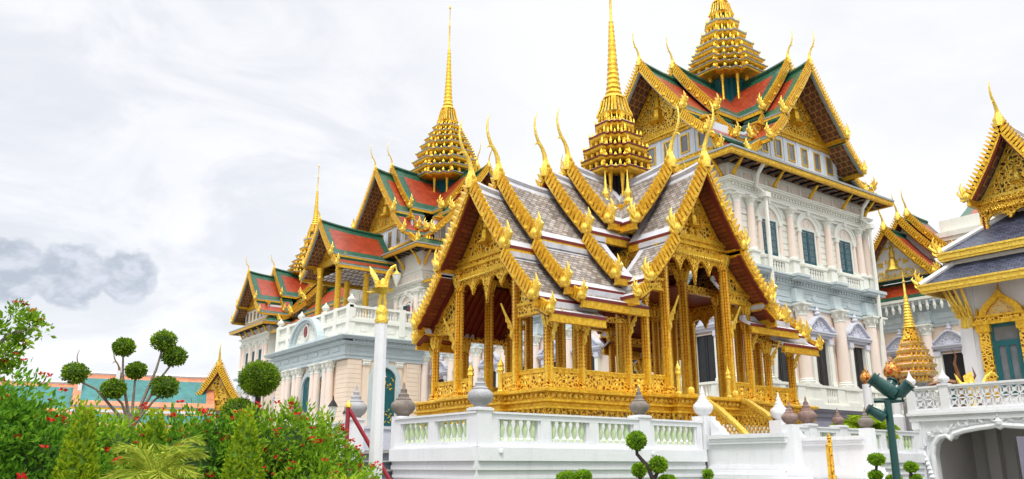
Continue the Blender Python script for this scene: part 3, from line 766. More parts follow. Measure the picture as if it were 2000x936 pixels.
for y in (YN, YFAR):
    xs = [16.55, 17.9, 20.03]
    for a, b in zip(xs, xs[1:]): panel(a, y, b, y)
    xs = [26.6, 27.75, 29.3]
    for a, b in zip(xs, xs[1:]): panel(a, y, b, y)
for x in (16.55, 29.35):
    panel(x, YN, x, 21.75); panel(x, 25.3, x, YFAR)
panel(16.55, 21.75, 16.55, 22.6); panel(16.55, 24.45, 16.55, 25.3)
panel(20.6, 19.75, 21.45, 19.66); panel(24.8, 19.66, 26.2, 19.75); panel(20.03, 20.08, 20.6, 19.78); panel(26.2, 19.8, 26.6, 20.05)
for y in (22.62, 24.42): mb = MB(); mb.lathe([(.13,0),(.13,.1),(.09,.15),(.09,.75),(.13,.8),(.1,.9),(.12,.98),(.03,1.15),(.005,1.3)], (16.5, y, FZ), 8); mb.build('newel', ['goldb'], PV)
for x in (21.78, 24.45): mb = MB(); mb.lathe([(.12,0),(.12,.1),(.08,.15),(.08,.7),(.12,.76),(.1,.85),(.11,.93),(.03,1.1),(.005,1.25)], (x, 19.45, FZ), 8); mb.build('newel', ['goldb'], PV)
# roofs: four arms, each a telescope of tiers with skirt roofs below
PM = ['tile', 'tileb', 'soffit', 'tileb']
def arm(deg, tiers, inner=3.0):
    X = FR(PC[0], PC[1], 0, deg)
    for i, (u, zr, w, ze, ui, sk, pent) in enumerate(tiers):
        front = deg in (180, -90)
        roof(PV, X, ui, u, prof(0, zr-.15, w, ze, 7, .11), PM, rise=.22, barge=.21, teeth=.23, chofa=2.25, naga=.82, fat=1.05, fascia=.24)
        if sk:
            for (w0, z0, w1, z1, us) in sk:
                roof(PV, X, us, u, prof(w0, z0, w1, z1, 4, .09), PM, barge=.2, naga=.72, fascia=.22, border=.26, teeth=.2)
        for (w0, z0, w1, z1, us, ue) in pent:
            roof(PV, X, us, ue, prof(w0, z0, w1, z1, 2, .05), PM, naga=.58, fascia=.22, border=.22, teeth=.12, barge=.20)
sideA = [(7.33, 11.45, 2.08, 8.78, 5.6, [(2.02, 8.46, 3.62, 6.78, 5.0)], [(3.55, 6.58, 4.1, 6.28, 4.75, 7.05)]),
         (6.10, 12.0, 2.22, 9.28, 3.2, [(2.18, 8.98, 3.72, 7.32, 3.0)], [(3.66, 7.12, 4.12, 6.86, 2.75, 5.75)]),
         (3.82, 12.66, 2.28, 9.85, 1.6, [(2.24, 9.56, 3.72, 7.92, 3.0)], []),
         (2.65, 13.2, 2.26, 10.45, .5, [], [])]
arm(180, sideA)
arm(0, [(6.9, *sideA[0][1:]), (5.4, *sideA[1][1:]), sideA[2], sideA[3]])
frontA = [(4.67, 12.5, 1.86, 9.62, 2.4, [(1.82, 9.36, 3.28, 7.72, 3.0)], [(3.2, 7.5, 3.75, 7.12, 3.4, 4.55)]),
          (3.0, 13.0, 2.1, 10.38, .5, [], [])]
arm(-90, frontA); arm(90, frontA)
# gable walls: tie beam, pediment, lambrequin of pointed leaves, half-gables over the aisles
def lambrequin(X, u, w, zt, drops, mid):
    mb = MB(X); n = drops*2; top = zt
    pts = [(-w, top)]
    k = 40
    for i in range(k+1):
        y = -w + 2*w*i/k
        ph = (y + w)/(2*w)*drops
        fr = abs((ph % 1) - .5)*2                 # 1 at the points, 0 mid arch
        c = 1 - abs(y)/w
        d = .16 + (.34 + mid*max(0, c - .35))*fr**2.2 + .10*(1-c)
        pts.append((y, top - d))
    pts.append((w, top)); mb.prism(pts, u-.05, u+.05, 'x', 0)
    for i in range(drops+1):
        y = -w + 2*w*i/drops; mb.lathe([(.02,-.34),(.07,-.22),(.05,-.05),(.08,0)], (u, max(-w, min(w, y)), top-.06), 6, 1)
    mb.build('lambrequin', ['goldf', 'goldb'], PV)
def gable_wall(deg, u, ub, P, w, zb, zt, wa, za, blobs, seed, skirt):
    X = FR(PC[0], PC[1], 0, deg)
    tympanum(PV, X, u, w, zt, P[0][1], P, blobs=blobs, seed=seed)
    mb = MB(X)
    for k, (zz0, zz1, pr) in enumerate(((zb, zb+.16, .10), (zb+.16, zb+.34, .05), (zb+.34, zb+.44, .14), (zb+.44, zt-.08, .06), (zt-.08, zt, .13))):
        mb.bx(u-.12, u+pr, -w-.12, w+.12, zz0, zz1, k % 2)
    for i in range(int(2*w/.13)): mb.lathe([(.01,-.10),(.04,-.04),(.04,.0)], (u+.11, -w+.065+.13*i, zb), 4, 2)
    mb.build('tie_beam', ['gold', 'goldc', 'goldb'], PV)
    # aisle beams with half pediments
    for sg in (-1, 1):
        mb = MB(X); a, b = sorted((sg*(w+.12), sg*(wa)))
        mb.bx(u-.10, u+.07, a, b, za-.34, za-.06, 1); mb.bx(u-.12, u+.12, a, b, za-.06, za+.04, 0); mb.bx(u-.12, u+.10, a, b, za-.42, za-.34, 0)
        (w0, z0, w1, z1) = skirt
        mb.prism([(sg*(w+.12), za+.04), (sg*(wa-.1), za+.04), (sg*(w+.12), za+.04+(z0-z1)/(w1-w0)*(wa-w-.3)*.85)], u-.08, u, 'x', 2)
        mb.prism([(sg*(wa-.1), za+.04), (sg*(wa-.22), za+.04), (sg*(w+.12), za-.12+(z0-z1)/(w1-w0)*(wa-w-.3)*.85), (sg*(w+.12), za+.04+(z0-z1)/(w1-w0)*(wa-w-.3)*.85)], u, u+.06, 'x', 0)
        mb.build('aisle_beam', ['gold', 'goldc', 'tymp'], PV)
    lambrequin(X, u-.02, w, zb+.02, 4, 1.0)
gable_wall(180, 6.62, 0, prof(0, 11.45, 2.08, 8.78, 7, .11), 1.78, 8.28, 8.92, 3.45, 6.78, 90, 5, (2.02, 8.46, 3.62, 6.78))
gable_wall(0, 6.2, 0, prof(0, 11.45, 2.08, 8.78, 7, .11), 1.78, 8.28, 8.92, 3.45, 6.78, 30, 6, (2.02, 8.46, 3.62, 6.78))
gable_wall(-90, 3.9, 0, prof(0, 12.5, 1.86, 9.62, 7, .11), 1.62, 9.12, 9.74, 3.0, 7.95, 90, 7, (1.82, 9.36, 3.28, 7.72))
gable_wall(90, 3.9, 0, prof(0, 12.5, 1.86, 9.62, 7, .11), 1.62, 9.12, 9.74, 3.0, 7.95, 30, 8, (1.82, 9.36, 3.28, 7.72))
# longitudinal beams and ceilings
mb = MB()
for y in (YN, YFAR):
    mb.bx(16.4, 19.9, y-.10, y+.10, 6.30, 6.46, 0); mb.bx(26.7, 29.45, y-.10, y+.10, 6.30, 6.46, 0)
    mb.bx(17.7, 20.8, y-.11, y+.11, 7.02, 7.26, 0); mb.bx(25.6, 28.0, y-.11, y+.11, 7.02, 7.26, 0)
for y in (21.75, 25.3): mb.bx(16.4, 21.3, y-.12, y+.12, 8.32, 8.62, 0); mb.bx(24.9, 29.5, y-.12, y+.12, 8.32, 8.62, 0)
for x in (21.45, 24.8): mb.bx(x-.12, x+.12, 19.75, 27.3, 9.12, 9.42, 0)
for y in (21.7, 25.3): mb.bx(21.57, 24.68, y-.12, y+.12, 9.15, 9.40, 0)
mb.build('roof_beam', ['goldc'], PV)
mb = MB(); mb.bx(21.57, 24.68, 19.75, 27.3, 9.43, 9.50, 0); mb.bx(16.6, 21.2, 21.87, 25.18, 8.63, 8.70, 0); mb.bx(25.0, 29.3, 21.87, 25.18, 8.63, 8.70, 0)
for k in range(5):
    mb.bx(21.57, 24.68, 20.4+1.45*k, 20.55+1.45*k, 9.30, 9.428, 1)
    x = 17.2+.9*k; mb.bx(x, x+.14, 21.87, 25.18, 8.5, 8.628, 1)
mb.build('ceiling', ['maroon', 'soffit'], PV)
for sg in (-1, 1):                                 # rafters under the aisle roofs
    mb = MB(); y0, y1 = PC[1]+sg*2.1, PC[1]+sg*3.55
    mb.prism([(y0, 8.28), (y1, 6.60), (y1, 6.57), (y0, 8.25)], 16.35, 20.0, 'x', 0)
    for k in range(13):
        x = 16.4 + .29*k; mb.prism([(y0, 8.24), (y1, 6.56), (y1, 6.45), (y0, 8.10)], x, x+.07, 'x', 0)
    mb.build('rafters', ['maroon'], PV)
# square drum and crossing gablets under the spire
sp = spire(PV, PC[0], PC[1], 13.15, 1.36, [(13.15, 1.36), (13.62, 1.40), (14.1, 1.30), (14.68, 1.06), (15.3, .80)], 15.95, 23.6, .56, ['gold', 'maroon', 'tileb', 'dark', 'tealdoor'], coreh=2.3, corer=.66, anteh=1.25, plan=RND)
mb = MB(FR(PC[0], PC[1]))
mb.lathe([(1.62,11.2),(1.72,11.25),(1.72,11.5),(1.55,11.52)], plan=RED, m=0); mb.lathe([(2.1,10.4),(2.2,10.5),(2.2,10.75),(1.95,10.8),(1.6,11.2)], plan=RED, m=1)
for q in range(4):
    a = q*math.pi/2
    for t in (-.6, 0, .6):
        x, y = 1.55*math.cos(a)-1.55*t*math.sin(a), 1.55*math.sin(a)+1.55*t*math.cos(a)
        mb.lathe([(.14,0),(.20,.15),(.12,.3),(.16,.5),(.07,.75),(.05,1.0),(.01,1.5)], (x, y, 11.5), 7, 2)
mb.build('spire_drum', ['gold', 'tileb', 'goldb'], PV)
# gilded stair rails with lattice sides
for x, lb in ((22.0, None), (24.35, None)):
    mb = MB(); A = [(19.15, 4.0), (18.6, 3.85), (17.9, 3.42), (17.2, 2.85), (16.75, 2.42)]
    for (a, b), (c, d) in zip(A, A[1:]): mb.prism([(a, b), (c, d), (c, d-.16), (a, b-.16)], x-.09, x+.09, 'x', 0)
    for (a, b), (c, d) in zip(A, A[1:]): mb.prism([(a, b+.02), (c, d+.02), (c, d-.06), (a, b-.06)], x-.13, x+.13, 'x', 0)
    def zr_(y):
        for (a, b), (c, d) in zip(A, A[1:]):
            if c <= y <= a: return d + (b-d)*(y-c)/(a-c)
        return A[0][1]
    for k in range(22):                            # lattice: two families of slanting bars clipped under the rail
        for fam in (-1, 1):
            y0 = 16.2 + k*.17; seg = []
            for j in range(24):
                y = y0 + fam*(j*.06) if fam > 0 else y0 + 1.2 - j*.06; z = 2.1 + j*.085
                if 16.85 < y < 19.1 and zr_(y)-1.35 < z < zr_(y)-.1 and z > 2.12: seg.append((y, z))
            if len(seg) > 2:
                (a, b), (c, d) = seg[0], seg[-1]
                mb.prism([(a-.022, b), (a+.022, b), (c+.022, d), (c-.022, d)], x-.02+.025*fam, x+.02+.025*fam, 'x', 1)
    mb.ball((x, 19.1, 4.08), .14, 8, 0)
    mb.build('stair_rail', ['goldb', 'gold'], PV)
# ------------------------------------------------------------------ the great palace hall behind: three towers, two wings, a portico
PH = thing('palace_hall', (46, 72, 0), 'huge pale palace hall with three golden tiered spires over green and red tiled gables', 'palace')
WM = ['red', 'green', 'soffitc', 'green']
def upper_window():
    def f(): return None
    a = MB()                                       # surround: jambs, imposts, archivolt, sill
    for sg in (-1, 1):
        x = sg*1.02; a.bx(x-.16, x+.16, -.22, .02, 0, .25, 0); a.lathe([(.13,.25),(.115,2.05)], (x, -.12, 0), 8, 1); a.bx(x-.17, x+.17, -.24, .02, 2.05, 2.32, 0)
        a.bx(*sorted((sg*.72, sg*.88)), -.10, .02, 0, 2.32, 0)
    n = 14; o = [(1.18*math.cos(math.pi*i/n), 2.32+1.1*math.sin(math.pi*i/n)) for i in range(n+1)]; q = [(.86*math.cos(math.pi*i/n), 2.32+.8*math.sin(math.pi*i/n)) for i in range(n+1)]
    for i in range(n): a.prism([o[i], o[i+1], q[i+1], q[i]], -.16, .0, 'y', 0)
    o2 = [(1.28*math.cos(math.pi*i/n), 2.32+1.2*math.sin(math.pi*i/n)) for i in range(n+1)]
    for i in range(n): a.prism([o2[i], o2[i+1], o[i+1], o[i]], -.22, .0, 'y', 0)
    a.prism([(.86, 2.32)] + q[1:-1] + [(-.86, 2.32)], -.04, .0, 'y', 1)
    a.lathe([(.30, 0), (.30, .06)], (0, 0, 0), 12, 0) if False else None
    for i in range(12):
        t0, t1 = 2*math.pi*i/12, 2*math.pi*(i+1)/12
        a.prism([(.36*math.cos(t0), 2.68+.34*math.sin(t0)), (.36*math.cos(t1), 2.68+.34*math.sin(t1)), (.28*math.cos(t1), 2.68+.26*math.sin(t1)), (.28*math.cos(t0), 2.68+.26*math.sin(t0))], -.08, .0, 'y', 0)
    a.bx(-1.2, 1.2, -.28, .02, -.12, 0, 0)
    a.bx(-.12, .12, -.3, 0, 3.28, 3.62, 0)
    s = MB()
    for sg in (-1, 1):
        s.bx(*sorted((sg*.01, sg*.70)), -.03, .02, 0, 2.18, 0)
        for k in range(4): s.bx(*sorted((sg*(.10+.13*k), sg*(.19+.13*k))), -.042, -.02, .05, 2.13, 0)
        s.bx(*sorted((sg*.01, sg*.08)), -.065, .02, 0, 2.18, 0); s.bx(*sorted((sg*.62, sg*.70)), -.065, .02, 0, 2.18, 0)
    s.bx(-.72, .72, -.07, .02, 2.18, 2.32, 0)
    b = MB()
    b.bx(-.80, .80, -.42, -.26, -1.06, -1.0, 0); b.bx(-.80, .80, -.42, -.26, -.36, -.28, 0); b.bx(-1.2, -.80, -.42, .0, -1.06, -.12, 0); b.bx(.80, 1.2, -.42, .0, -1.06, -.12, 0); b.bx(-1.25, 1.25, -.46, 0, -.28, -.14, 0)
    for k in range(6): b.lathe([(.05,-1.0),(.05,-.95),(.085,-.8),(.06,-.65),(.05,-.6),(.085,-.5),(.05,-.36)], (-.65+.26*k, -.34, 0), 6, 0)
    d = MB(); d.bx(-.80, .80, -.14, -.12, -1.02, -.32, 0)  # near-black sheet on the solid wall, painted shade behind the balusters
    return a.mesh('window_surround', ['cream', 'pink']), s.mesh('shutter', ['shutter']), b.mesh('window_balusters', ['cream'], True), d.mesh('baluster_shade_panel', ['dark'])
UW = upper_window()
def lower_window():
    a = MB()
    for sg in (-1, 1):
        a.bx(*sorted((sg*.78, sg*1.12)), -.34, .02, 0, 2.75, 1); a.bx(*sorted((sg*.72, sg*.80)), -.26, .0, 0, 2.75, 1); a.bx(*sorted((sg*.74, sg*1.18)), -.40, .02, 2.62, 2.95, 2); a.bx(*sorted((sg*.74, sg*1.18)), -.38, .02, 0, .18, 1)
    a.bx(-1.25, 1.25, -.24, .02, 2.95, 3.12, 2); a.bx(-1.45, 1.45, -.46, .02, 3.12, 3.26, 2); a.bx(-1.55, 1.55, -.54, .02, 3.26, 3.36, 2)
    pl = [(-1.5,3.36),(-1.42,3.48),(-1.1,3.55),(-.85,3.75),(-.6,3.98),(-.28,4.2),(0,4.28)]
    pl = pl + [(-x, z) for x, z in pl[-2::-1]]
    a.prism(pl, -.24, .02, 'y', 2)
    for (x0, z0), (x1, z1) in zip(pl, pl[1:]): a.prism([(x0, z0), (x1, z1), (x1, z1+.12), (x0, z0+.12)], -.44, .02, 'y', 2)
    a.lathe([(.06,4.38),(.20,4.5),(.14,4.62),(.16,4.72),(.04,4.9),(.01,5.1)], (0, -.2, 0), 8, 2)
    for sg in (-1, 1):
        a.lathe([(.05,3.4),(.14,3.5),(.10,3.62),(.02,3.8)], (sg*1.4, -.3, 0), 6, 2)
        for r_, x, z in ((.16, .5, 3.62), (.10, .82, 3.5), (.12, .22, 3.9)):
            for i in range(8):
                t0, t1 = 2*math.pi*i/8, 2*math.pi*(i+1)/8
                a.prism([(sg*x+r_*math.cos(t0), z+r_*math.sin(t0)), (sg*x+r_*math.cos(t1), z+r_*math.sin(t1)), (sg*x+r_*.5*math.cos(t1), z+r_*.5*math.sin(t1)), (sg*x+r_*.5*math.cos(t0), z+r_*.5*math.sin(t0))], -.32, -.2, 'y', 2)
    s = MB()
    s.bx(-.74, -.05, -.05, -.01, 0, 2.78, 0); s.bx(.05, .74, -.05, -.01, 0, 2.78, 0); s.bx(-.05, .05, -.08, -.01, 0, 2.78, 0)
    for sg in (-1, 1):
        for z in (.1, 1.0, 1.9): s.bx(*sorted((sg*.12, sg*.66)), -.07, -.04, z, z+.8, 0)
    e = MB(); e.bx(-.74, .74, -.24, .0, 2.76, 2.80); 
    for sg in (-1, 1): e.bx(*sorted((sg*.74, sg*.77)), -.255, .0, 0, 2.8)
    return a.mesh('window_surround', ['cream', 'cream', 'lilac']), s.mesh('window_leaf', ['dark']), e.mesh('window_reveal', ['pink'])
LW = lower_window()
def lcol():
    a = MB(); a.lathe([(.46,0),(.46,.1),(.50,.16),(.42,.24),(.44,.30),(.38,.36)], n=14, m=0); a.lathe([(.38,.36),(.37,1.6),(.33,4.15)], n=14, m=1, caps=(False, False))
    k = MB(); k.lathe([(.33,4.13),(.37,4.17),(.34,4.22),(.36,4.4),(.50,4.62),(.44,4.64),(.56,4.80)], n=12); k.bx(-.5, .5, -.5, .5, 4.80, 4.90)
    for i in range(8):
        t = 2*math.pi*i/8+.3; k.lathe([(.05,0),(.09,.15),(.03,.24)], (.42*math.cos(t), .42*math.sin(t), 4.42), 5)
    return a.mesh('column', ['cream', 'pink'], True), k.mesh('capital', ['cream'], False)
LC = lcol()
def ucol():
    a = MB(); a.bx(-.34, .34, -.42, .05, -1.15, .0, 0, top=.02); a.bx(-.40, .40, -.48, .05, -.12, 0, 0); a.bx(-.42, .42, -.5, .05, -1.25, -1.05, 0); a.lathe([(.29,0),(.29,.08),(.25,.14)], (0, -.2, 0), 12, 0); a.lathe([(.245,.14),(.24,1.0),(.215,2.75)], (0, -.2, 0), 12, 1, caps=(False, False))
    k = MB(); k.lathe([(.215,2.74),(.24,2.78),(.22,2.82),(.24,2.95),(.34,3.12),(.29,3.14),(.37,3.22)], (0, -.2, 0), 10); k.bx(-.36, .36, -.55, .05, 3.22, 3.30)
    for i in range(7):
        t = 2*math.pi*i/7; k.lathe([(.03,0),(.06,.1),(.02,.16)], (.27*math.cos(t), -.2+.27*math.sin(t), 2.98), 5)
    return a.mesh('column', ['cream', 'pink'], True), k.mesh('capital', ['cream'])
UC = ucol()
def brace():
    a = MB(); a.tube([(0,-.06,0),(0,-.16,.30),(0,-.42,.72),(0,-.95,1.25),(0,-1.35,1.55)], [.05,.15,.12,.10,.06], 6); a.tube([(0,-.12,.15),(0,-.34,.34),(0,-.36,.5)], [.08,.07,.02], 5)
    return a.mesh('eave_bracket', ['gold'], True)
EB = brace()
def kit(part, meshes, T, X, names):
    """a part and its sub-parts sharing one local frame"""
    o = put(part, meshes[0], T, X)
    for m_, n_ in zip(meshes[1:], names): sub(n_, m_, o)
    return o
def dentils(mb, x0, x1, y0, y1, z0, z1, st, m=0):
    n = int((x1-x0)/st)
    for i in range(n): mb.bx(x0+st*i, x0+st*i+st*.5, y0, y1, z0, z1, m)
def cornice(mb, W, z, e, s=1.0, m=0, x0=0.0, one=False):
    for out, a, b in ((.08, 0, .18), (.16, .18, .30), (.30, .52, .62), (.44, .62, .74), (.52, .74, .84)): mb.bx(x0-out*e, W+(-.012 if one else out*e), -out, .01, z+a*s, z+b*s, m)
    mb.bx(x0-.16*e, W+(-.012 if one else .16*e), -.17, .01, z+.30*s, z+.52*s, m); dentils(mb, x0, W, -.27, -.16, z+.33*s, z+.50*s, .30, m)
def facade(T, X, W, bays, cols, z=0.0, low=True, up=True, ends=True, brackets=(), frieze=True, arch=False):
    e = 1 if ends else 0
    X = X @ Matrix.Translation((0, 0, -.003*(1 if ends == 'one' else 0)))
    mb = MB(X)                                       # plinth
    for o, a, b in ((.75, 0, 3.6), (.55, 3.6, 3.8), (.68, 3.8, 4.15), (.5, 4.15, 4.4), (.60, 4.4, 4.7), (.75, 4.7, 4.85)): mb.bx(-o*e, W+o*e, -o, .01, a, b)
    mb.build('plinth', ['plinth'], T)
    mb = MB(X)                                       # balcony ledge and parapet of the lower floor
    mb.bx(-.9*e, W+(.9*e if ends != 'one' else -.012), -.9, .01, 4.85, 5.12); mb.bx(-.72*e, W+(.72*e if ends != 'one' else -.012), -.72, -.42, 6.12, 6.26); mb.bx(-.70*e, W+(.7*e if ends != 'one' else -.012), -.70, -.44, 5.12, 5.24)
    for i, x in enumerate(cols): q = .006*(i+1); mb.bx(x-.62, x+.62, -.78-q, .01, 5.11+q, 6.14); mb.bx(x-.68, x+.68, -.86-q, .01, 6.10-q, 6.28+q); mb.bx(x-.72, x+.72, -.88-q, .01, 5.10-q, 5.32+q)
    for x in bays:
        for sg in (-1, 1): mb.bx(*sorted((x+sg*.62, x+sg*1.45)), -.68, -.46, 5.2, 6.14)
        for k in range(5): mb.lathe([(.05,5.24),(.06,5.3),(.09,5.5),(.06,5.7),(.09,5.95),(.05,6.12)], (x-.48+.24*k, -.57, 0), 6)
    mb.build('balcony', ['cream'], T)
    mb = MB(X)                                       # grey entablature between the floors
    mb.bx(-.10*e, W+(.10*e if ends != 'one' else -.012), -.10, .01, 11.0, 11.22); mb.bx(-.14*e, W+(.14*e if ends != 'one' else -.012), -.14, .01, 11.22, 11.45); mb.bx(-.06*e, W+(.06*e if ends != 'one' else -.012), -.06, .01, 11.45, 12.1)
    for i, x in enumerate(cols): q = .006*(i+1); mb.bx(x-.42, x+.42, -.40-q, .0, 11.0-q, 12.1); mb.bx(x-.5, x+.5, -.46-q, 0, 11.30-q, 11.45+q)
    for a, b in zip(cols, cols[1:]):
        if b-a > 2.2:
            mb.bx(a+.7, b-.7, -.10, 0, 11.55, 11.60); mb.bx(a+.7, b-.7, -.10, 0, 11.98, 12.03)
            mb.prism([((a+b)/2+.3*math.cos(t*math.pi/5), 11.79+.2*math.sin(t*math.pi/5)) for t in range(10)], -.11, 0, 'y')
    cornice(mb, W, 12.1, e, .95, one=ends == 'one')
    for i, x in enumerate(cols):
        q = .006*(i+1); mb.bx(x-.62, x+.62, -.80-q, .0, 12.63-q, 12.80+q); mb.bx(x-.68, x+.68, -.90-q, .0, 12.80-q, 12.92+q)
    mb.build('entablature', ['grey'], T)
    if z < 0: return
    mb = MB(X)                                       # upper floor trim: parapet, impost band, cornice, frieze panels
    mb.bx(-.30*e, W+(.3*e if ends != 'one' else -.012), -.30, .01, 12.90, 13.06); mb.bx(-.16*e, W+(.16*e if ends != 'one' else -.012), -.16, .01, 13.80, 13.94)
    mb.bx(-.08*e, W+(.08*e if ends != 'one' else -.012), -.08, .01, 16.22, 16.38); 
    for k in range(7): mb.bx(-.03*e, W+(.03*e if ends != 'one' else -.012), -.03, .01, 14.2+.40*k, 14.2+.40*k+.34)
    mb.bx(-.14*e, W+(.14*e if ends != 'one' else -.012), -.14, .01, 17.25, 17.45); mb.bx(-.26*e, W+(.26*e if ends != 'one' else -.012), -.26, .01, 17.45, 17.62); cornice(mb, W, 17.55, e, .82, one=ends == 'one')
    if frieze:
        mb.bx(-.05*e, W+(.05*e if ends != 'one' else -.012), -.05, .01, 18.24, 18.36); mb.bx(-.05*e, W+(.05*e if ends != 'one' else -.012), -.05, .01, 19.0, 19.12)
        n = max(2, int(W/1.15)); st = W/n
        for i in range(n+1): mb.bx(max(0, st*i-.13), min(W, st*i+.13), -.06, .01, 18.36, 19.0)
        for i in range(n): mb.bx(st*i+.24, st*i+st-.24, -.035, .01, 18.46, 18.90, 1)
    if up or low == False: mb.build('upper_moulding', ['cream', 'pink'], T)
    for x in bays:
        if low: kit('lower_window', LW, T, X @ Matrix.Translation((x, 0, 6.28)), ('window_leaf', 'window_reveal'))
        if up: kit('upper_window', UW, T, X @ Matrix.Translation((x, 0, 13.92)), ('shutter', 'window_balusters', 'baluster_shade_panel'))
    for x in cols:
        kit('lower_column', LC, T, X @ Matrix.Translation((x, -.36, 6.28)), ('capital',))
        if up: kit('upper_column', UC, T, X @ Matrix.Translation((x, 0, 13.98)), ('capital',))
    for x in brackets: put('eave_bracket', EB, T, X @ Matrix.Translation((x, 0, 17.95 if frieze else 17.0)))
def block(T, cx, cy, hx, hy, ez, zr, zr2, gx, gx2, gy, gy2, kk, spz, spr, tip, bellz, backs=True, atticw=4.3):
    """roof of one tower: hipped eaves, attic, cross gables in two tiers with double skirts, spire"""
    # body and eaves
    mb = MB()
    mb.bx(cx-hx+1.5, cx+hx-1.5, cy-hy+1.5, cy+hy-1.5, 0, 12.1, 0); mb.bx(cx-hx+1.505, cx+hx-1.505, cy-hy+1.505, cy+hy-1.505, 12.1, ez-.05, 1)
    mb.build('wall', ['pink', 'cream'], T)
    mb = MB(FR(cx, cy)); i1 = 1.75
    for q, (a, b, deg) in enumerate(((hx, hy, 0), (hy, hx, 90), (hx, hy, 180), (hy, hx, 270))):
        Xq = FR(cx, cy, 0, deg); qb = MB(Xq)
        p = [(a, -b, ez), (a, b, ez), (a-i1, b-i1, ez+.95*kk), (a-i1, -b+i1, ez+.95*kk)]
        qb.face(p, 0, [(-b, 0), (b, 0), (b-i1, 2), (-b+i1, 2)])
        t = (.06, -.115)[q % 2]; t2 = (.13, -.075)[q % 2]; t3 = (.03, -.17)[q % 2]; dz = .003*(q % 2)
        qb.bx(a-.10, a+.05, -b-t, b+t, ez-.28+dz, ez-.02+dz, 1); qb.bx(a-.06, a+.12, -b-t2, b+t2, ez-.04+dz, ez+.08+dz, 2); qb.bx(a-.16, a+.02, -b-t3, b+t3, ez-.36+dz, ez-.27+dz, 1)
        n = int(2*b/.35)
        for i in range(n): qb.lathe([(.10,0),(.07,.14),(.01,.34)], (a-i1+.35, -b+i1+.2+(2*b-2*i1-.4)*i/(n-1), ez+.80*kk), 4, 1)
        qb.face([(a-.1, -b+.1, ez-.24), (a-.1, b-.1, ez-.24), (a-1.55, b-1.55, ez-.20), (a-1.55, -b+1.55, ez-.20)], 3)
        for i in range(int(2*b/.85)):
            y = -b+.9+.85*i
            if abs(y) < b-.7: qb.bx(a-1.25, a-.35, y-.14, y+.14, ez-.36, ez-.23, 4)
        qb.build('hip_eave', ['green', 'gold', 'lead', 'soffitc', 'dark'], T)
    for deg, g1, g2, ww in ((180, gx, gx2, hy), (-90, gy, gy2, hx), (0, gx, gx2, hy), (90, gy, gy2, hx)):
        X = FR(cx, cy, 0, deg); front = deg in (180, -90)
        w1 = 3.45*kk; hgt = zr - ez
        e1 = ez + hgt*.47
        P1 = prof(0, zr, w1, e1, 7, .10)
        rise = .35
        roof(T, X, g2-1.6, g1, P1, WM, rise=rise, border=.85*kk, chofa=2.1*kk, naga=1.0*kk, fascia=.26, barge=.36, teeth=.20 if front else 0, fmat='gold', edge='lead', fat=.9)
        d2 = zr2 - zr
        roof(T, X, .4, g2, prof(0, zr2, w1*.98, e1+d2, 7, .10), WM, rise=rise, border=.85*kk, chofa=2.1*kk, naga=1.0*kk, fascia=.24, barge=.34, teeth=.20 if front else 0, edge='lead', fat=.9)
        roof(T, X, g2-1.2, g1-.02, prof(w1*.99, e1-.42, w1*1.5, ez+hgt*.19, 4, .10), WM, naga=.9*kk, border=.36, fascia=.22, barge=.32, teeth=.18 if front else 0, edge='lead')
        roof(T, X, g2-1.4, g2-.02, prof(w1*.97, e1-.25+d2*.5, w1*1.38, ez+hgt*.27, 4, .10), WM, naga=.9*kk, border=.36, fascia=.2, barge=.3, teeth=.18 if front else 0, edge='lead')
        lim = min(w1*1.85, ww-1.2)
        if lim > w1*1.56: roof(T, X, g2-1.0, g1-.75, prof(w1*1.5, ez+hgt*.155, lim, ez+hgt*.06, 3, .08), WM, naga=.8*kk, border=.3, fascia=.18, barge=.28, teeth=.16 if front else 0, edge='lead')
        # attic wall with little square windows between gilded mouldings, and the pediment above
        u = g1-1.55; aw = atticw; a0, a1 = ez+hgt*.13, ez+hgt*.36
        mb = MB(X); mb.bx(0, u-.02, -aw, aw, ez, a1, 0)
        mb.bx(u-.15, u+.02, -aw, aw, a0, a1, 0)
        n = 6; st = 2*aw/n
        for i in range(n+1): mb.bx(u, u+.06, -aw+st*i-.12, -aw+st*i+.12, a0, a1, 0)
        mb.build('attic', ['attic'], T)
        mb = MB(X); mb.bx(u-.2, u+.22, -aw-.2, aw+.2, a0-.36, a0-.22, 0); mb.bx(u-.2, u+.14, -aw-.15, aw+.15, a0-.22, a0, 1); mb.bx(u-.2, u+.16, -aw-.15, aw+.15, a1, a1+.20, 1); mb.bx(u-.2, u+.26, -aw-.2, aw+.2, a1+.20, a1+.30, 0); mb.bx(u-.2, u+.18, -aw+.3, aw-.3, a1+.30, a1+.5, 1)
        mb.build('attic_moulding', ['gold', 'goldf'], T)
        if front:
            for i in range(n):
                y = -aw+st*(i+.5); mb = MB(X); s_ = min(.36, st*.3); zc = (a0+a1)/2; hh = (a1-a0)*.36
                for y0, y1, z0, z1 in ((y-s_, y-s_+.09, zc-hh, zc+hh), (y+s_-.09, y+s_, zc-hh, zc+hh), (y-s_+.09, y+s_-.09, zc-hh, zc-hh+.09), (y-s_+.09, y+s_-.09, zc+hh-.09, zc+hh)): mb.bx(u+.0, u+.07, y0, y1, z0, z1)
                o = mb.build('attic_window', ['gold'], T)
                mb = MB(X); mb.bx(u-.0, u+.025, y-s_+.09, y+s_-.09, zc-hh+.09, zc+hh-.09); mb.build('pane', ['greyglass'], o)
        tympanum(T, X, u, min(w1*.92, aw), a1+.5, zr, P1, blobs=80 if front else 16, seed=int(cx+cy+deg), thick=.15)
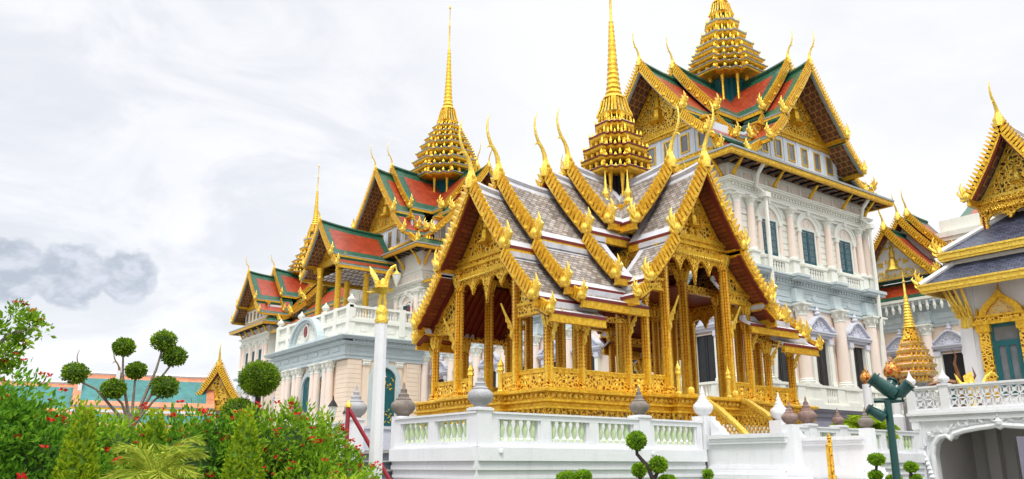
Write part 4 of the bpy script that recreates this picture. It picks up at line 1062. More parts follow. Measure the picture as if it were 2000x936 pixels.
    spire(T, cx, cy, spz[0], spr[0], list(zip(spz, spr)), bellz, tip, spr[-1]*.58, ['gold', 'lead', 'goldb', 'tealdoor', 'tealdoor'], coreh=2.6*kk, corer=.70, anteh=1.0, plan=RND)
RND = redent(3, .19)
# right tower
RC = (45.6, 34.6)
block(PH, RC[0], RC[1], 8.75, 6.65, 19.5, 27.1, 27.9, 9.0, 5.7, 6.8, 5.2, 1.0, [28.36, 28.99, 29.5, 30.1, 30.85, 31.75, 32.8], [2.75, 2.72, 2.6, 2.34, 1.98, 1.58, 1.18], 44.0, 34.0)
facade(PH, FR(38.35, 29.45, 0, 0), 14.5, [3.5, 7.55, 11.75], [.35, 1.6, 5.55, 9.65, 13.35, 14.2], brackets=[.1, 4.1, 7.9, 11.7, 14.4])
facade(PH, FR(38.35, 39.75, 0, -90), 10.3, [2.3, 5.1, 7.9], [.4, 3.7, 6.5, 9.8], brackets=[.2, 3.4, 6.8, 10.0], ends='one')
mb = MB()                                            # drain pipes
for x, y in ((40.75, 29.30), (52.3, 29.30)):
    mb.tube([(x-.5, y-1.1, 19.3), (x-.55, y-.6, 18.7), (x-.45, y-.35, 18.0), (x, y-.62, 17.55), (x, y-.62, 13.0), (x, y-.62, 11.0), (x, y-.3, 6.5)], .13, 8); mb.bx(x-.25, x+.25, y-.85, y-.4, 17.3, 17.6)
    mb.build('drain_pipe', ['cream'], PH, True); mb = MB()
# centre tower
block(PH, 45.3, 72.3, 8.7, 9.0, 21.35, 30.7, 31.4, 8.6, 6.7, 8.0, 5.9, 1.22, [31.06, 32.06, 32.94, 34.0, 35.0, 35.9, 36.65, 37.4], [3.6, 3.58, 3.42, 3.1, 2.72, 2.3, 1.92, 1.54], 53.4, 38.25, atticw=5.2)
facade(PH, FR(38.1, 79.8, 0, -90), 15.0, [2.4, 12.6], [.5, 4.3, 10.7, 14.5], low=False, frieze=True, ends='one')
facade(PH, FR(38.1, 64.8, 0, 0), 14.4, [2.6, 7.2, 11.8], [.4, 4.9, 9.5, 14.0], low=False, frieze=True)
mb = MB(); mb.bx(38.11, 52.49, 64.81, 79.79, 19.3, 21.2); mb.bx(38.0, 52.6, 64.7, 79.9, 19.25, 19.42)
mb.build('frieze_wall', ['cream'], PH)
for y in (65.0, 68.0, 76.5, 79.5): put('eave_bracket', EB, PH, FR(38.1, y, 19.7, -90))
for x in (38.4, 41.8): put('eave_bracket', EB, PH, FR(x, 64.8, 19.7, 0))
# left tower
block(PH, 45.4, 107.5, 8.75, 6.3, 19.35, 26.4, 27.3, 8.95, 5.5, 6.4, 4.9, 1.0, [27.2, 27.85, 28.4, 29.0, 29.8, 30.8, 31.9], [3.1, 3.08, 2.92, 2.6, 2.2, 1.76, 1.32], 44.2, 33.6, atticw=4.0)
facade(PH, FR(38.15, 112.3, 0, -90), 9.6, [2.4, 4.8, 7.2], [.3, 1.2, 3.6, 6.0, 8.5, 9.3], brackets=[.3, 2.4, 4.8, 7.2, 9.3])
# wings between the towers
for y0, y1, n in ((41.3, 64.7, 6), (79.9, 102.5, 6)):
    L_ = y1 - y0; Xw = FR(39.4, y1, 0, -90)
    mb = MB(); mb.bx(39.4, 52, y0, y1, 0, 12.1, 0); mb.bx(39.405, 52, y0, y1, 12.1, 17.6, 1); mb.build('wall', ['pink', 'cream'], PH)
    st = L_/n
    facade(PH, Xw, L_, [st*(i+.5) for i in range(n)], [st*i for i in range(1, n)], ends=False, frieze=False, brackets=[st*(i+.25) for i in range(n)])
    Xr_ = FR(45.7, (y0+y1)/2, 0, -90)
    roof(PH, Xr_, -L_/2+.2, L_/2-.2, prof(0, 24.6, 4.3, 20.6, 5, .12), WM, gable=False, border=.9, fascia=.26, edge='lead')
    roof(PH, Xr_, -L_/2+.2, L_/2-.2, prof(4.2, 20.2, 7.6, 18.3, 3, .10), WM, gable=False, border=.6, fascia=.26, edge='lead')
# ------------------------------------------------------------------ portico in front of the centre tower
PX, PY0, PY1 = 31.0, 64.3, 80.2
def disc(mb, x, z, r, y0, y1, m=0, n=14, sz=1.0): mb.prism([(x+r*math.cos(2*math.pi*i/n), z+r*sz*math.sin(2*math.pi*i/n)) for i in range(n)], y0, y1, 'y', m)
def arch_poly(x, hw, z0, zs, n=12): return [(x-hw, z0)] + [(x-hw*math.cos(math.pi*i/n), zs+hw*math.sin(math.pi*i/n)) for i in range(n+1)] + [(x+hw, z0)]
def arched_door(T, X, x, hw, z0, zs, gilt=True):
    mb = MB(X)                                       # surround
    o = arch_poly(x, hw+.42, z0, zs); q = arch_poly(x, hw, z0, zs)
    for i in range(len(o)-1): mb.prism([o[i], o[i+1], q[i+1], q[i]], -.24, .01, 'y', 0)
    mb.bx(x-.28, x+.28, -.26, 0, zs+hw+.05, zs+hw+.75, 0)
    d = mb.build('arched_door', ['grey'], T)
    mb = MB(X); mb.prism(q, -.05, .01, 'y', 0)
    for k in range(int(2*hw/.32)): mb.bx(x-hw+.1+.32*k, x-hw+.14+.32*k, -.08, -.04, z0, zs+.3, 0)
    mb.bx(x-.05, x+.05, -.10, -.03, z0, zs+hw*.9, 0)
    mb.build('door_leaf', ['tealdoor'], d)
    if gilt:
        r = random.Random(3); mb = MB(X)
        mb.lathe([(.04,0),(.17,.1),(.2,.28),(.14,.45),(.04,.55)], (x, -.05, zs-.4), 10, 0); mb.prism([(x-.16, zs+.3), (x+.16, zs+.3), (x+.05, zs+1.0), (x-.05, zs+1.0)], -.12, -.04, 'y', 1)
        for k in range(46):
            t = r.uniform(0, math.pi*2); rr = hw*r.uniform(.35, .86); px, pz = rr*math.cos(t), rr*.8*math.sin(t)
            zc = zs-.1+pz
            if k > 28: px, zc = r.uniform(-hw*.8, hw*.8), z0+r.uniform(.3, 1.6)
            a = r.uniform(0, 6.28); s = r.uniform(.08, .17)
            mb.prism([(x+px+s*c*math.cos(a)-s*e_*math.sin(a), zc+s*c*math.sin(a)+s*e_*math.cos(a)) for c, e_ in ((-1,0),(-.2,-.35),(.8,-.2),(1,.2),(.2,.3))], -.09-.0008*k, -.04, 'y', 0)
        mb.build('gilt_ornament', ['goldb', 'cream'], d)
mb = MB(); mb.bx(PX, 38.05, PY0, PY1, 0, 11.0, 0); mb.bx(PX+.005, 38.05, PY0+.005, PY1-.005, 11, 14.0, 1); mb.build('portico_wall', ['peach', 'cream'], PH)
for X, W in ((FR(PX, PY1, 0, -90), PY1-PY0), (FR(PX, PY0, 0, 0), 7.05)):
    front = W > 10
    mb = MB(X)
    for o, a, b in ((.5, 0, 4.2), (.4, 4.2, 4.6), (.55, 4.6, 4.85)): mb.bx(-o if front else .012, W+(o if front else 0), -o, 0, a, b)
    mb.build('plinth', ['lilac'], PH)
    mb = MB(X)
    e = .42 if front else .16
    mb.bx(-.12 if front else .012, W+.12, -.5 if front else -.12, 0, 10.4, 10.7); mb.bx(-.2 if front else .012, W+.2, -.56 if front else -.2, 0, 10.7, 10.95); mb.bx(-.1 if front else .012, W+.1, -.48 if front else -.1, 0, 10.95, 11.6)
    for a, b in ((0, .12), (.12, .22), (.42, .52), (.52, .62), (.62, .70)):
        o = .2+.55*a/.62 + e; mb.bx(-o if front else .012, W+(o-.16 if front else 0), -o-.1, 0, 11.6+a, 11.6+b)
    dentils(mb, 0, W, -.40-e, 0, 11.84, 12.0, .32); mb.bx(0, W, -.3-e, 0, 11.82, 12.02)
    st = 2.2
    for k in range(int(W/st)): mb.prism([(st*k+.5, 11.1), (st*k+1.7, 11.1), (st*k+1.6, 11.45), (st*k+.6, 11.45)], -.14-(.4 if front else 0), 0, 'y')
    mb.build('entablature', ['grey'], PH)
    mb = MB(X)                                       # attic parapet and balustrade
    y0 = -.30
    s0 = 1 if front else -.05
    mb.bx(-.3*s0, W+.3*front, y0, .1, 12.3, 12.62); mb.bx(-.2*s0, W+.2*front, y0+.1, .1, 12.62, 13.55); mb.bx(-.35*s0, W+.35*front, y0-.06, .1, 13.55, 13.85)
    mb.bx(-.25*s0, W+.25*front, y0, .1, 13.85, 13.98); mb.bx(-.3*s0, W+.3*front, y0-.04, .12, 14.78, 14.98)
    ps = [0, 2.6, 5.2, W-5.2, W-2.6, W] if front else [2.4, 4.8, W-.3]
    for p in ps: mb.bx(p-.3, p+.3, y0-.08, .22, 12.62, 15.05)
    for k in range(int(W/.27)):
        x = .2+.27*k
        if all(abs(x-p) > .38 for p in ps): mb.lathe([(.06,13.98),(.105,14.2),(.07,14.4),(.10,14.6),(.06,14.78)], (x, -.1, 0), 6)
    for k in range(int(W/1.3)): mb.bx(.75+1.3*k, 1.5+1.3*k, y0+.06, .1, 12.78, 13.4)
    mb.build('parapet', ['cream'], PH)
    for p in ((0, 5.2, W-5.2, W) if front else ()):
        ub = MB(X); ub.lathe([(.30,15.05),(.30,15.12),(.16,15.18),(.22,15.24),(.36,15.38),(.38,15.52),(.28,15.6),(.32,15.64),(.18,15.72),(.1,15.82),(.06,15.92),(.02,16.0)], (p, -.08, 0), 10); ub.build('parapet_urn', ['cream'], PH, True)
    if front:
        for c in (2.9, 3.8, 5.4, 6.3, 9.5, 10.4, 12.1, 13.0):
            o = put('portico_column', LC[0], PH, X @ Matrix.Translation((c, -.36, 4.85)) @ Matrix.Diagonal((.95, .95, 1.135, 1))); sub('capital', LC[1], o)
        for c in (4.6, 7.9, 11.2): arched_door(PH, X, c, .85 if c != 7.9 else 1.2, 4.85, 8.5 if c != 7.9 else 8.3, c == 11.2)
        # segmental pediment over the middle
        mb = MB(X); R0 = 3.3
        def seg(r, k=16): return [(7.95+r*math.cos(math.pi*i/k), 12.35+r*.78*math.sin(math.pi*i/k)) for i in range(k+1)]
        a, b, c = seg(R0), seg(R0-.35), seg(R0-.7)
        for i in range(16): mb.prism([a[i], a[i+1], b[i+1], b[i]], -1.0, .1, 'y', 0); mb.prism([b[i], b[i+1], c[i+1], c[i]], -.8, .1, 'y', 0)
        mb.prism(c, -.55, .1, 'y', 1); mb.bx(7.95-R0, 7.95+R0, -1.02, .1, 12.30, 12.5, 0)
        for k in range(9):
            t = math.pi*(k+.5)/9; disc(mb, 7.95+2.0*math.cos(t), 12.6+1.4*math.sin(t), .16, -.62, -.5, 1, 8)
        mb.build('segmental_pediment', ['grey', 'cream'], PH)
        mb = MB(X); disc(mb, 7.95, 13.6, .55, -.72, -.5, 0, 14, 1.35); disc(mb, 7.95, 13.6, .38, -.78, -.7, 1, 14, 1.35); mb.build('crest', ['cream', 'redshutter'], PH)
        for x0 in (.0, 13.75):
            mb = MB(X)
            for k in range(14): mb.bx(x0-.02, x0+2.15, -.14, .0, 4.86+.39*k, 4.86+.39*k+.372)
            mb.build('rusticated_pier', ['peach'], PH)
    else:
        for x0 in (-.15, 5.5):
            mb = MB(X)
            for k in range(14): mb.bx(x0, x0+1.25, -.14, .0, 4.86+.39*k, 4.86+.39*k+.372)
            mb.build('rusticated_pier', ['peach'], PH)
        for x0 in (1.55, 4.75):
            mb = MB(X); mb.bx(x0-.3, x0+.3, -.16, 0, 4.86, 9.9, 0); mb.bx(x0-.36, x0+.36, -.24, 0, 9.9, 10.4, 1); mb.bx(x0-.42, x0+.42, -.3, 0, 10.28, 10.4, 1); mb.bx(x0-.38, x0+.38, -.22, 0, 4.86, 5.3, 0)
            for k in range(3): mb.lathe([(.03,0),(.1,.15),(.03,.3)], (x0-.22+.22*k, -.26, 9.95), 5, 1)
            mb.build('pilaster', ['peach', 'cream'], PH)
        arched_door(PH, X, 3.35, 1.12, 4.86, 8.7)
# red shuttered windows and open gallery with its own tiled roof above the portico
mb = MB(); mb.bx(PX+.3, 38.0, PY0+.3, PY1-.3, 14.0, 14.06); mb.build('balcony_floor', ['pave'], PH)
for y in (66.5,):
    mb = MB(FR(38.1, y, 14.2, -90)); mb.bx(-.6, .6, -.06, -.03, 0, 2.3); mb.bx(-.05, .05, -.09, -.06, 0, 2.3); mb.build('red_shutter', ['redshutter'], PH)
X = FR(38.1, 72.3, 0, 180)
roof(PH, X, .3, 7.1, prof(0, 24.05, 3.1, 20.75, 6, .12), WM, rise=.45, border=.7, chofa=2.0, naga=1.0, fascia=.28, barge=.36, teeth=.2, edge='lead', fat=.9)
roof(PH, X, .2, 6.9, prof(3.05, 20.35, 4.1, 19.6, 3, .08), WM, naga=.9, border=.28, fascia=.26, barge=.3, teeth=.18, edge='lead')
tympanum(PH, X, 5.6, 2.9, 20.9, 24.05, prof(0, 24.05, 3.1, 20.75, 6, .12), blobs=60, seed=4)
mb = MB(X); mb.bx(5.45, 5.75, -3.0, 3.0, 20.3, 20.9, 0); mb.bx(.2, 6.2, -3.0, -2.8, 19.9, 20.3, 0); mb.bx(.2, 6.2, 2.8, 3.0, 19.9, 20.3, 0); mb.build('gallery_beam', ['goldf'], PH)
mb = MB(X); mb.bx(.2, 5.4, -3.6, 3.6, 19.45, 19.55, 0)
for i in range(6):
    for j in range(5): mb.bx(.5+.9*i, 1.1+.9*i, -2.9+1.25*j, -2.2+1.25*j, 19.38, 19.449, 1); mb.bx(.68+.9*i, .92+.9*i, -2.7+1.25*j, -2.4+1.25*j, 19.36, 19.379, 0)
mb.build('gallery_ceiling', ['brown', 'attic'], PH)
for x, y in ((32.3, 70.2), (32.3, 74.4), (35.2, 70.2), (35.2, 74.4)):
    mb = MB(); mb.lathe([(.42,14.0),(.42,14.5),(.30,14.6),(.27,19.2),(.36,19.35),(.30,19.6),(.46,20.3)], (x, y, 0), 14); mb.build('gallery_column', ['gold'], PH, True)
# ------------------------------------------------------------------ white hall with slate roofs on the right
WH = thing('white_hall', (40, 11.5, 0), 'white walled hall with blue-grey slate roof, gilded gable and teal windows at the right edge', 'hall')
mb = MB(); mb.bx(36, 48, 2, 16.1, 3.7, 9.6, 0); mb.bx(35.9, 48.1, 1.9, 16.2, 3.7, 4.2, 0); mb.bx(35.93, 36.6, 15.55, 16.17, 4.2, 9.2, 0); mb.bx(35.86, 36.4, 15.72, 16.24, 4.2, 9.1, 0)
mb.build('wall', ['white'], WH)
def hip(T, x0, x1, y0, y1, z0, ins, z1, name='hip_roof', fas=.26):
    mb = MB()
    for p, L_ in (([(x0,y0,z0),(x0,y1,z0),(x0+ins,y1-ins,z1),(x0+ins,y0+ins,z1)], y1-y0), ([(x0,y1,z0),(x1,y1,z0),(x1-ins,y1-ins,z1),(x0+ins,y1-ins,z1)], x1-x0), ([(x0,y0,z0),(x1,y0,z0),(x1-ins,y0+ins,z1),(x0+ins,y0+ins,z1)], x1-x0), ([(x1,y0,z0),(x1,y1,z0),(x1-ins,y1-ins,z1),(x1-ins,y0+ins,z1)], y1-y0)):
        s = math.hypot(ins, z1-z0); mb.face(p, 0, [(0,0),(L_,0),(L_-ins,s),(ins,s)])
    for c in ((x0,y0,x0+ins,y0+ins),(x0,y1,x0+ins,y1-ins),(x1,y1,x1-ins,y1-ins),(x1,y0,x1-ins,y0+ins)): mb.tube([(c[0]-.02, c[1], z0+.03), (c[2], c[3], z1+.05)], .13, 6, 1)
    for a, b, c, d in ((x0+ins-.08,x0+ins+.14,y0+ins,y1-ins),(x0+ins,x1-ins,y1-ins-.14,y1-ins+.08)): mb.bx(a, b, c, d, z1-.1, z1+.10, 1)
    o = mb.build(name, ['navy', 'white'], T)
    fb = MB()
    for zz0, zz1, e in ((z0-fas, z0-.05, .04), (z0-.06, z0+.02, .09), (z0-fas-.10, z0-fas, .0)):
        fb.bx(x0-e, x0+.12, y0, y1+e, zz0, zz1, 0); fb.bx(x0+.12, x1, y1-.12, y1+e, zz0, zz1, 0)
    fb.build('eave_fascia', ['goldb'], o)
    sb = MB(); sb.bx(x0+.12, x1-.1, y0+.1, y1-.12, z0-.12, z0-.06, 0); sb.build('soffit', ['maroon'], o)
hip(WH, 34.8, 49.2, .8, 17.15, 9.05, 1.1, 10.0)
hip(WH, 35.45, 48.5, 1.4, 16.5, 10.42, 2.3, 12.2)
Xw = FR(40.2, 13.45, 0, 180)
WHM = ['navy', 'white', 'soffitc', 'white']
Pw = prof(0, 15.55, 1.75, 12.75, 6, .12)
roof(WH, Xw, -2, 4.2, Pw, WHM, rise=.15, border=.25, chofa=1.7, naga=.75, barge=.26, fascia=.22, teeth=.17)
tympanum(WH, Xw, 3.35, 1.5, 12.72, 15.55, Pw, blobs=90, seed=21, mats=('tymp', 'goldb'))
mb = MB(Xw)
for a, b, o in ((12.2, 12.34, .10), (12.34, 12.5, .05), (12.5, 12.58, .14), (12.58, 12.72, .08)): mb.bx(3.2, 3.4+o, -1.7, 1.7, a, b, 0)
for i in range(26): mb.lathe([(.01,-.10),(.04,-.04),(.04,0)], (3.5, -1.6+.128*i, 12.2), 4, 0)
mb.build('tie_beam', ['goldf'], WH)
def lamb2(T, X, u, w, zt, drops):
    mb = MB(X); pts = [(-w, zt)]
    for i in range(41):
        y = -w+2*w*i/40; ph = (y+w)/(2*w)*drops; fr = abs((ph % 1)-.5)*2; pts.append((y, zt-.14-.36*fr**2))
    pts.append((w, zt)); mb.prism(pts, u-.05, u+.05, 'x', 0); mb.build('lambrequin', ['goldc'], T)
lamb2(WH, Xw, 3.3, 1.5, 12.2, 3)
for sg in (-1, 1):
    mb = MB(Xw); mb.bx(3.15, 3.45, *sorted((sg*1.4, sg*1.68)), 10.95, 12.2, 0); mb.bx(3.2, 3.46, *sorted((sg*1.5, sg*1.58)), 11.2, 12.0, 1); mb.bx(3.05, 3.55, *sorted((sg*1.3, sg*1.8)), 10.8, 11.1, 2); mb.build('gable_post', ['goldf', 'maroon', 'white'], WH)
for y, z, d in ((17.1, 9.1, 130), (16.45, 10.5, 130)): put('naga_finial', naga_mesh(.75, 'goldb'), WH, FR(34.9 if z < 10 else 35.5, y, z, d))
for k, (y, d) in enumerate(((16.1, 95), (16.08, 112), (16.04, 130), (15.98, 148), (15.88, 165), (15.72, 178))):
    o = put('eave_bracket', brk_mesh(1.9), WH, FR(35.98, y, 7.0, d) @ Matrix.Scale(1.25, 4, (1, 0, 0)) @ Matrix.Scale(1.8, 4, (0, 1, 0)))
for yc in (14.5, 12.15, 9.8):
    Xq = FR(36, yc, 0, -90)
    mb = MB(Xq)
    for sg in (-1, 1):
        mb.bx(*sorted((sg*.56, sg*.98)), -.22, 0, 4.3, 7.2, 1); mb.bx(*sorted((sg*.5, sg*1.04)), -.28, 0, 4.2, 4.8, 0); mb.bx(*sorted((sg*.5, sg*1.04)), -.28, 0, 6.9, 7.2, 0)
    mb.bx(-1.12, 1.12, -.32, 0, 7.2, 7.34, 0); mb.bx(-1.05, 1.05, -.26, 0, 7.34, 7.5, 1); mb.bx(-1.0, 1.0, -.32, 0, 7.5, 7.58, 0)
    pl = [(-.85,7.58),(-.78,7.8),(-.58,8.05),(-.32,8.25),(-.12,8.42),(0,8.6)]; pl += [(-x, z) for x, z in pl[-2::-1]]
    for (x0, z0), (x1, z1) in zip(pl, pl[1:]): mb.prism([(x0, z0), (x1, z1), (x1*.68, 7.58+(z1-7.58)*.68), (x0*.68, 7.58+(z0-7.58)*.68)], -.3, 0, 'y', 0)
    mb.prism([(x*.7, 7.58+(z-7.58)*.7) for x, z in pl], -.14, 0, 'y', 2)
    mb.tube([(0,-.15,8.55),(.03,-.15,8.8),(0,-.15,9.0)], [.06,.03,.005], 6, 0)
    for sg in (-1, 1): mb.lathe([(.06,7.58),(.09,7.7),(.02,7.95)], (sg*.95, -.16, 0), 6, 0)
    o = mb.build('gilt_window', ['gold', 'goldc', 'mosaic'], WH)
    mb = MB(Xq)
    for a, b, c, d in ((-.56, -.46, 4.3, 7.2), (.46, .56, 4.3, 7.2), (-.46, .46, 7.08, 7.2), (-.46, .46, 6.4, 6.52), (-.06, .06, 4.3, 6.4), (-.46, -.34, 4.3, 6.4), (.34, .46, 4.3, 6.4), (-.34, -.06, 6.3, 6.4), (.06, .34, 6.3, 6.4)): mb.bx(a, b, -.10, -.01, c, d)
    mb.build('window_frame', ['tealdoor'], o)
    mb = MB(Xq); mb.bx(-.46, .46, -.04, -.02, 4.3, 7.1); mb.build('pane', ['greyglass'], o)

# ------------------------------------------------------------------ arched gateway with openwork balustrade
GW = thing('gateway', (33.2, 13, 0), 'white gateway wall with a cusped arch and lacy balustrade on top, below the white hall', 'gateway')
GX = FR(33.2, 17.35, 0, -90)
half = [(2.62, 0), (2.62, 1.7), (2.62, 2.05), (2.52, 2.42), (2.28, 2.68), (2.02, 2.74), (1.85, 2.60), (1.72, 2.78), (1.30, 2.90), (.8, 2.98), (.3, 3.03), (.14, 3.06), (0, 2.98)]
cx = 3.25
curve = [(cx-a, b) for a, b in half] + [(cx+a, b) for a, b in half[-2::-1]]
mb = MB(GX)
mb.bx(.30, cx-2.62, 0, .5, 0, 3.3); mb.bx(cx+2.62, 13, 0, .5, 0, 3.3)
cc = [(cx-2.7, 0)] + curve + [(cx+2.7, 0)]
up_ = [p for p in curve if p[1] > 1.5]
for (a, b), (c, d) in zip(up_, up_[1:]):
    if abs(c-a) > .005: mb.prism([(a, b), (c, d), (c, 3.3), (a, 3.3)], 0, .5, 'y', 0)
mb.bx(-.02, .30, -.05, .5, 0, 3.3)
mb.build('wall', ['white'], GW)
mb = MB(GX)
mb.bx(-.1, 13, -.12, 4, 3.3, 3.42); mb.bx(-.06, 13, -.06, 4, 3.42, 3.52); mb.bx(-.16, 13, -.2, 4, 3.52, 3.62); mb.bx(-.12, 13, -.14, 4, 3.62, 3.72)
mb.bx(-.04, .25, -.1, .1, 3.0, 3.32); mb.build('cornice', ['white'], GW)
mb = MB(GX)
mb.tube([(a, -.02, b) for a, b in curve], .10, 8); mb.tube([(a + (.20 if a < cx else -.20)*(-1), -.0, b+.16) for a, b in curve], .05, 6)
r = random.Random(2)
for i in range(90):                                 # scrolling stucco leaves round the arch
    t = r.random()*(len(curve)-1); k = int(t); f = t-k; (a, b), (c, d) = curve[k], curve[min(k+1, len(curve)-1)]
    x, z = a+(c-a)*f, b+(d-b)*f; x += (-.32 if x < cx else .32)*(1 if z < 2.4 else .4)*r.uniform(.6, 1.2); z += .30*(1 if z > 2 else 0)*r.uniform(.6, 1.1)
    an = r.uniform(0, 6.28); s = r.uniform(.05, .12)
    mb.prism([(x+s*p*math.cos(an)-s*q*math.sin(an), z+s*p*math.sin(an)+s*q*math.cos(an)) for p, q in ((-1,0),(-.2,-.45),(.8,-.2),(1,.2),(.2,.5))], -.05-.0006*i, .0, 'y', 0)
mb.lathe([(.02,3.0),(.14,3.08),(.16,3.2),(.06,3.32),(.1,3.4),(.02,3.6)], (cx, -.06, 0), 8)
for sg in (-1, 1):
    for k in range(6): mb.lathe([(.02,0),(.16-.015*k,.12),(.02,.34)], (cx+sg*(2.72+.04*k), -.04, 1.55+.16*k-.5), 6)
mb.build('arch_moulding', ['white2'], GW)
mb = MB(GX)                                          # vaulted passage behind the arch
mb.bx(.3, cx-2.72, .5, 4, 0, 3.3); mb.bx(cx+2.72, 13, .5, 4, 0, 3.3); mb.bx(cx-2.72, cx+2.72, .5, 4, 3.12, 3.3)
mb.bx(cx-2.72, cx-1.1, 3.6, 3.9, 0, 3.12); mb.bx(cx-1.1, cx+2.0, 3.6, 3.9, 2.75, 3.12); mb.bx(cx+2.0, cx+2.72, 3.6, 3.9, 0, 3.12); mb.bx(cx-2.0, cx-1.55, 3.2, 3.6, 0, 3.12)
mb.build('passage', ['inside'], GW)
mb = MB(GX)                                          # openwork balustrade
def lattice(x0, x1):
    mb.bx(x0, x1, -.04, .12, 4.5, 4.62); mb.bx(x0, x1, -.09, .17, 4.58, 4.66); mb.bx(x0, x1, -.03, .11, 3.72, 3.80); mb.bx(x0, x1, .0, .08, 4.12, 4.17)
    n = int((x1-x0)/.30); st = (x1-x0)/n
    for i in range(n):
        a, b = x0+st*i, x0+st*(i+1); m_ = (a+b)/2
        for z0, z1 in ((3.80, 4.12), (4.17, 4.5)):
            mb.prism([(a-.03, z0), (a+.04, z0), (b+.03, z1), (b-.04, z1)], .005, .045, 'y'); mb.prism([(b-.04, z0), (b+.03, z0), (a+.04, z1), (a-.03, z1)], .046, .078, 'y')
            disc(mb, m_, (z0+z1)/2, .075, -.01, .09, 0, 8)
        mb.bx(a-.02, a+.02, .0, .08, 3.80, 4.5)
lattice(.2, 1.25); lattice(1.55, 6.0); lattice(6.3, 12.9)
mb.build('balustrade', ['white'], GW)
for x in (.05, 1.4, 6.15):
    mb = MB(GX); mb.bx(x-.16, x+.16, -.12, .20, 3.72, 4.66); mb.bx(x-.2, x+.2, -.16, .24, 4.64, 4.72); mb.lathe(bud(.62, .22), (x, .04, 4.72), 10); mb.build('post', ['white'], GW)
for x in (12,):
    T = thing('spot_lamp', (33.1, 16.75, 2.8), 'small white spot lamp on the gateway wall beside the cusped arch', 'spot lamp', 'spot lamps on the terrace ledge')
    mb = MB(FR(33.1, 16.75, 2.8)); mb.lathe([(.02,-.06),(.08,-.05),(.09,.06),(.06,.09)], n=10); mb.tube([(.02,0,0),(.12,0,-.06)], .03, 6); mb.build('lamp_body', ['white'], T, True)
    mb = MB(FR(33.1, 16.75, 2.89)); mb.lathe([(.06,0),(.055,.006)], n=10); mb.build('lens', ['black'], T)
T = thing('cabinet', (42.5, 13.6, 0), 'blue-green painted cabinet seen through the gateway arch', 'cabinet')
mb = MB(); mb.bx(41.5, 43, 13.2, 15.0, 0, 2.4); mb.build('cabinet_body', ['tealdoor'], T); mb = MB(); mb.bx(41.46, 41.5, 13.3, 14.9, 1.3, 1.4); mb.bx(41.46, 41.5, 14.05, 14.15, .1, 2.3); mb.build('door_trim', ['white'], T)

# ------------------------------------------------------------------ wing of the palace farther back on the right
PW = thing('palace_wing', (64, 30, 0), 'pale palace wing far behind with green and red roofs and three stepped gilded gables', 'palace wing')
mb = MB(); mb.bx(58.2, 66, 23, 37.5, 0, 11.2, 0); mb.bx(58.205, 66, 23, 37.5, 11.2, 13.2, 1); mb.bx(64, 82, 14, 29.4, 0, 12, 0); mb.bx(64.005, 82, 14, 29.4, 12, 20.1, 1); mb.build('wall', ['peach', 'cream'], PW)
Xv = FR(58.2, 37.5, 0, -90)
facade(PW, Xv, 14.5, [3, 7, 10.5], [1, 5, 9, 13.5], ends=False, up=False, brackets=(), frieze=False)
mb = MB(Xv); mb.bx(0, 14.5, -.25, .1, 12.85, 13.1)
for k in range(12): mb.lathe([(.05,12.1),(.12,12.4),(.08,12.6),(.11,12.8),(.06,12.9)], (5.6+.5*k, -.9, 0), 6)
mb.bx(5.2, 14.5, -1.05, -.75, 12.9, 13.1); mb.build('balustrade', ['cream'], PW)
mb = MB(FR(64, 29.4, 0, -90))
for o, a, b in ((.2, 16.2, 16.5), (.1, 16.5, 17.6), (.35, 17.6, 17.9), (.6, 18.3, 18.6), (.7, 18.6, 19.0), (.45, 17.9, 18.3)): mb.bx(-o, 15, -o, .01, a, b)
for x in (1.0, 5.2): mb.lathe([(.42,13),(.38,15.2),(.5,15.4),(.44,15.6),(.66,16.15)], (x, -.3, 0), 12, 1)
mb.build('cornice', ['cream', 'pink'], PW)
Xg = FR(68, 30.75, 0, 180)
roof(PW, Xg, 6, 9.9, prof(0, 18.7, 3.3, 14.9, 6, .12), WM, rise=.2, border=.5, chofa=1.9, naga=.9, barge=.3, teeth=.18, fascia=.26)
tympanum(PW, Xg, 9.2, 3.0, 15.0, 18.7, prof(0, 18.7, 3.3, 14.9, 6, .12), blobs=110, seed=31, mats=('white', 'goldb'))
for u_, z_, w_, e_ in ((7.6, 19.9, 2.9, 16.6), (6.1, 20.5, 2.9, 17.2)):
    roof(PW, Xg, u_-3, u_, prof(0, z_, w_, e_, 5, .12), WM, rise=.2, border=.5, chofa=1.9, naga=.8, barge=.28, teeth=.18, fascia=.2)
    mb = MB(Xg); mb.prism([(-w_*.9, e_), (w_*.9, e_), (0, z_-.4)], u_-.9, u_-.7, 'x'); mb.build('gable_wall', ['white'], PW)
Xs = FR(58.2, 30.75, 0, 180)
roof(PW, FR(59.2, 30.0, 0, -90), -6, 5.5, [(-.6, 14.9), (1.3, 13.3)], ['red', 'green', 'soffit', 'green'], gable=False, sides=(-1,), border=.4, fascia=.15, fmat='green', edge='green')
Xh = FR(72, 22, 0, -90)
roof(PW, Xh, -7.6, 8, prof(0, 24.2, 5.2, 20.4, 4, .12), WM, gable=False, border=.8, fascia=.2)

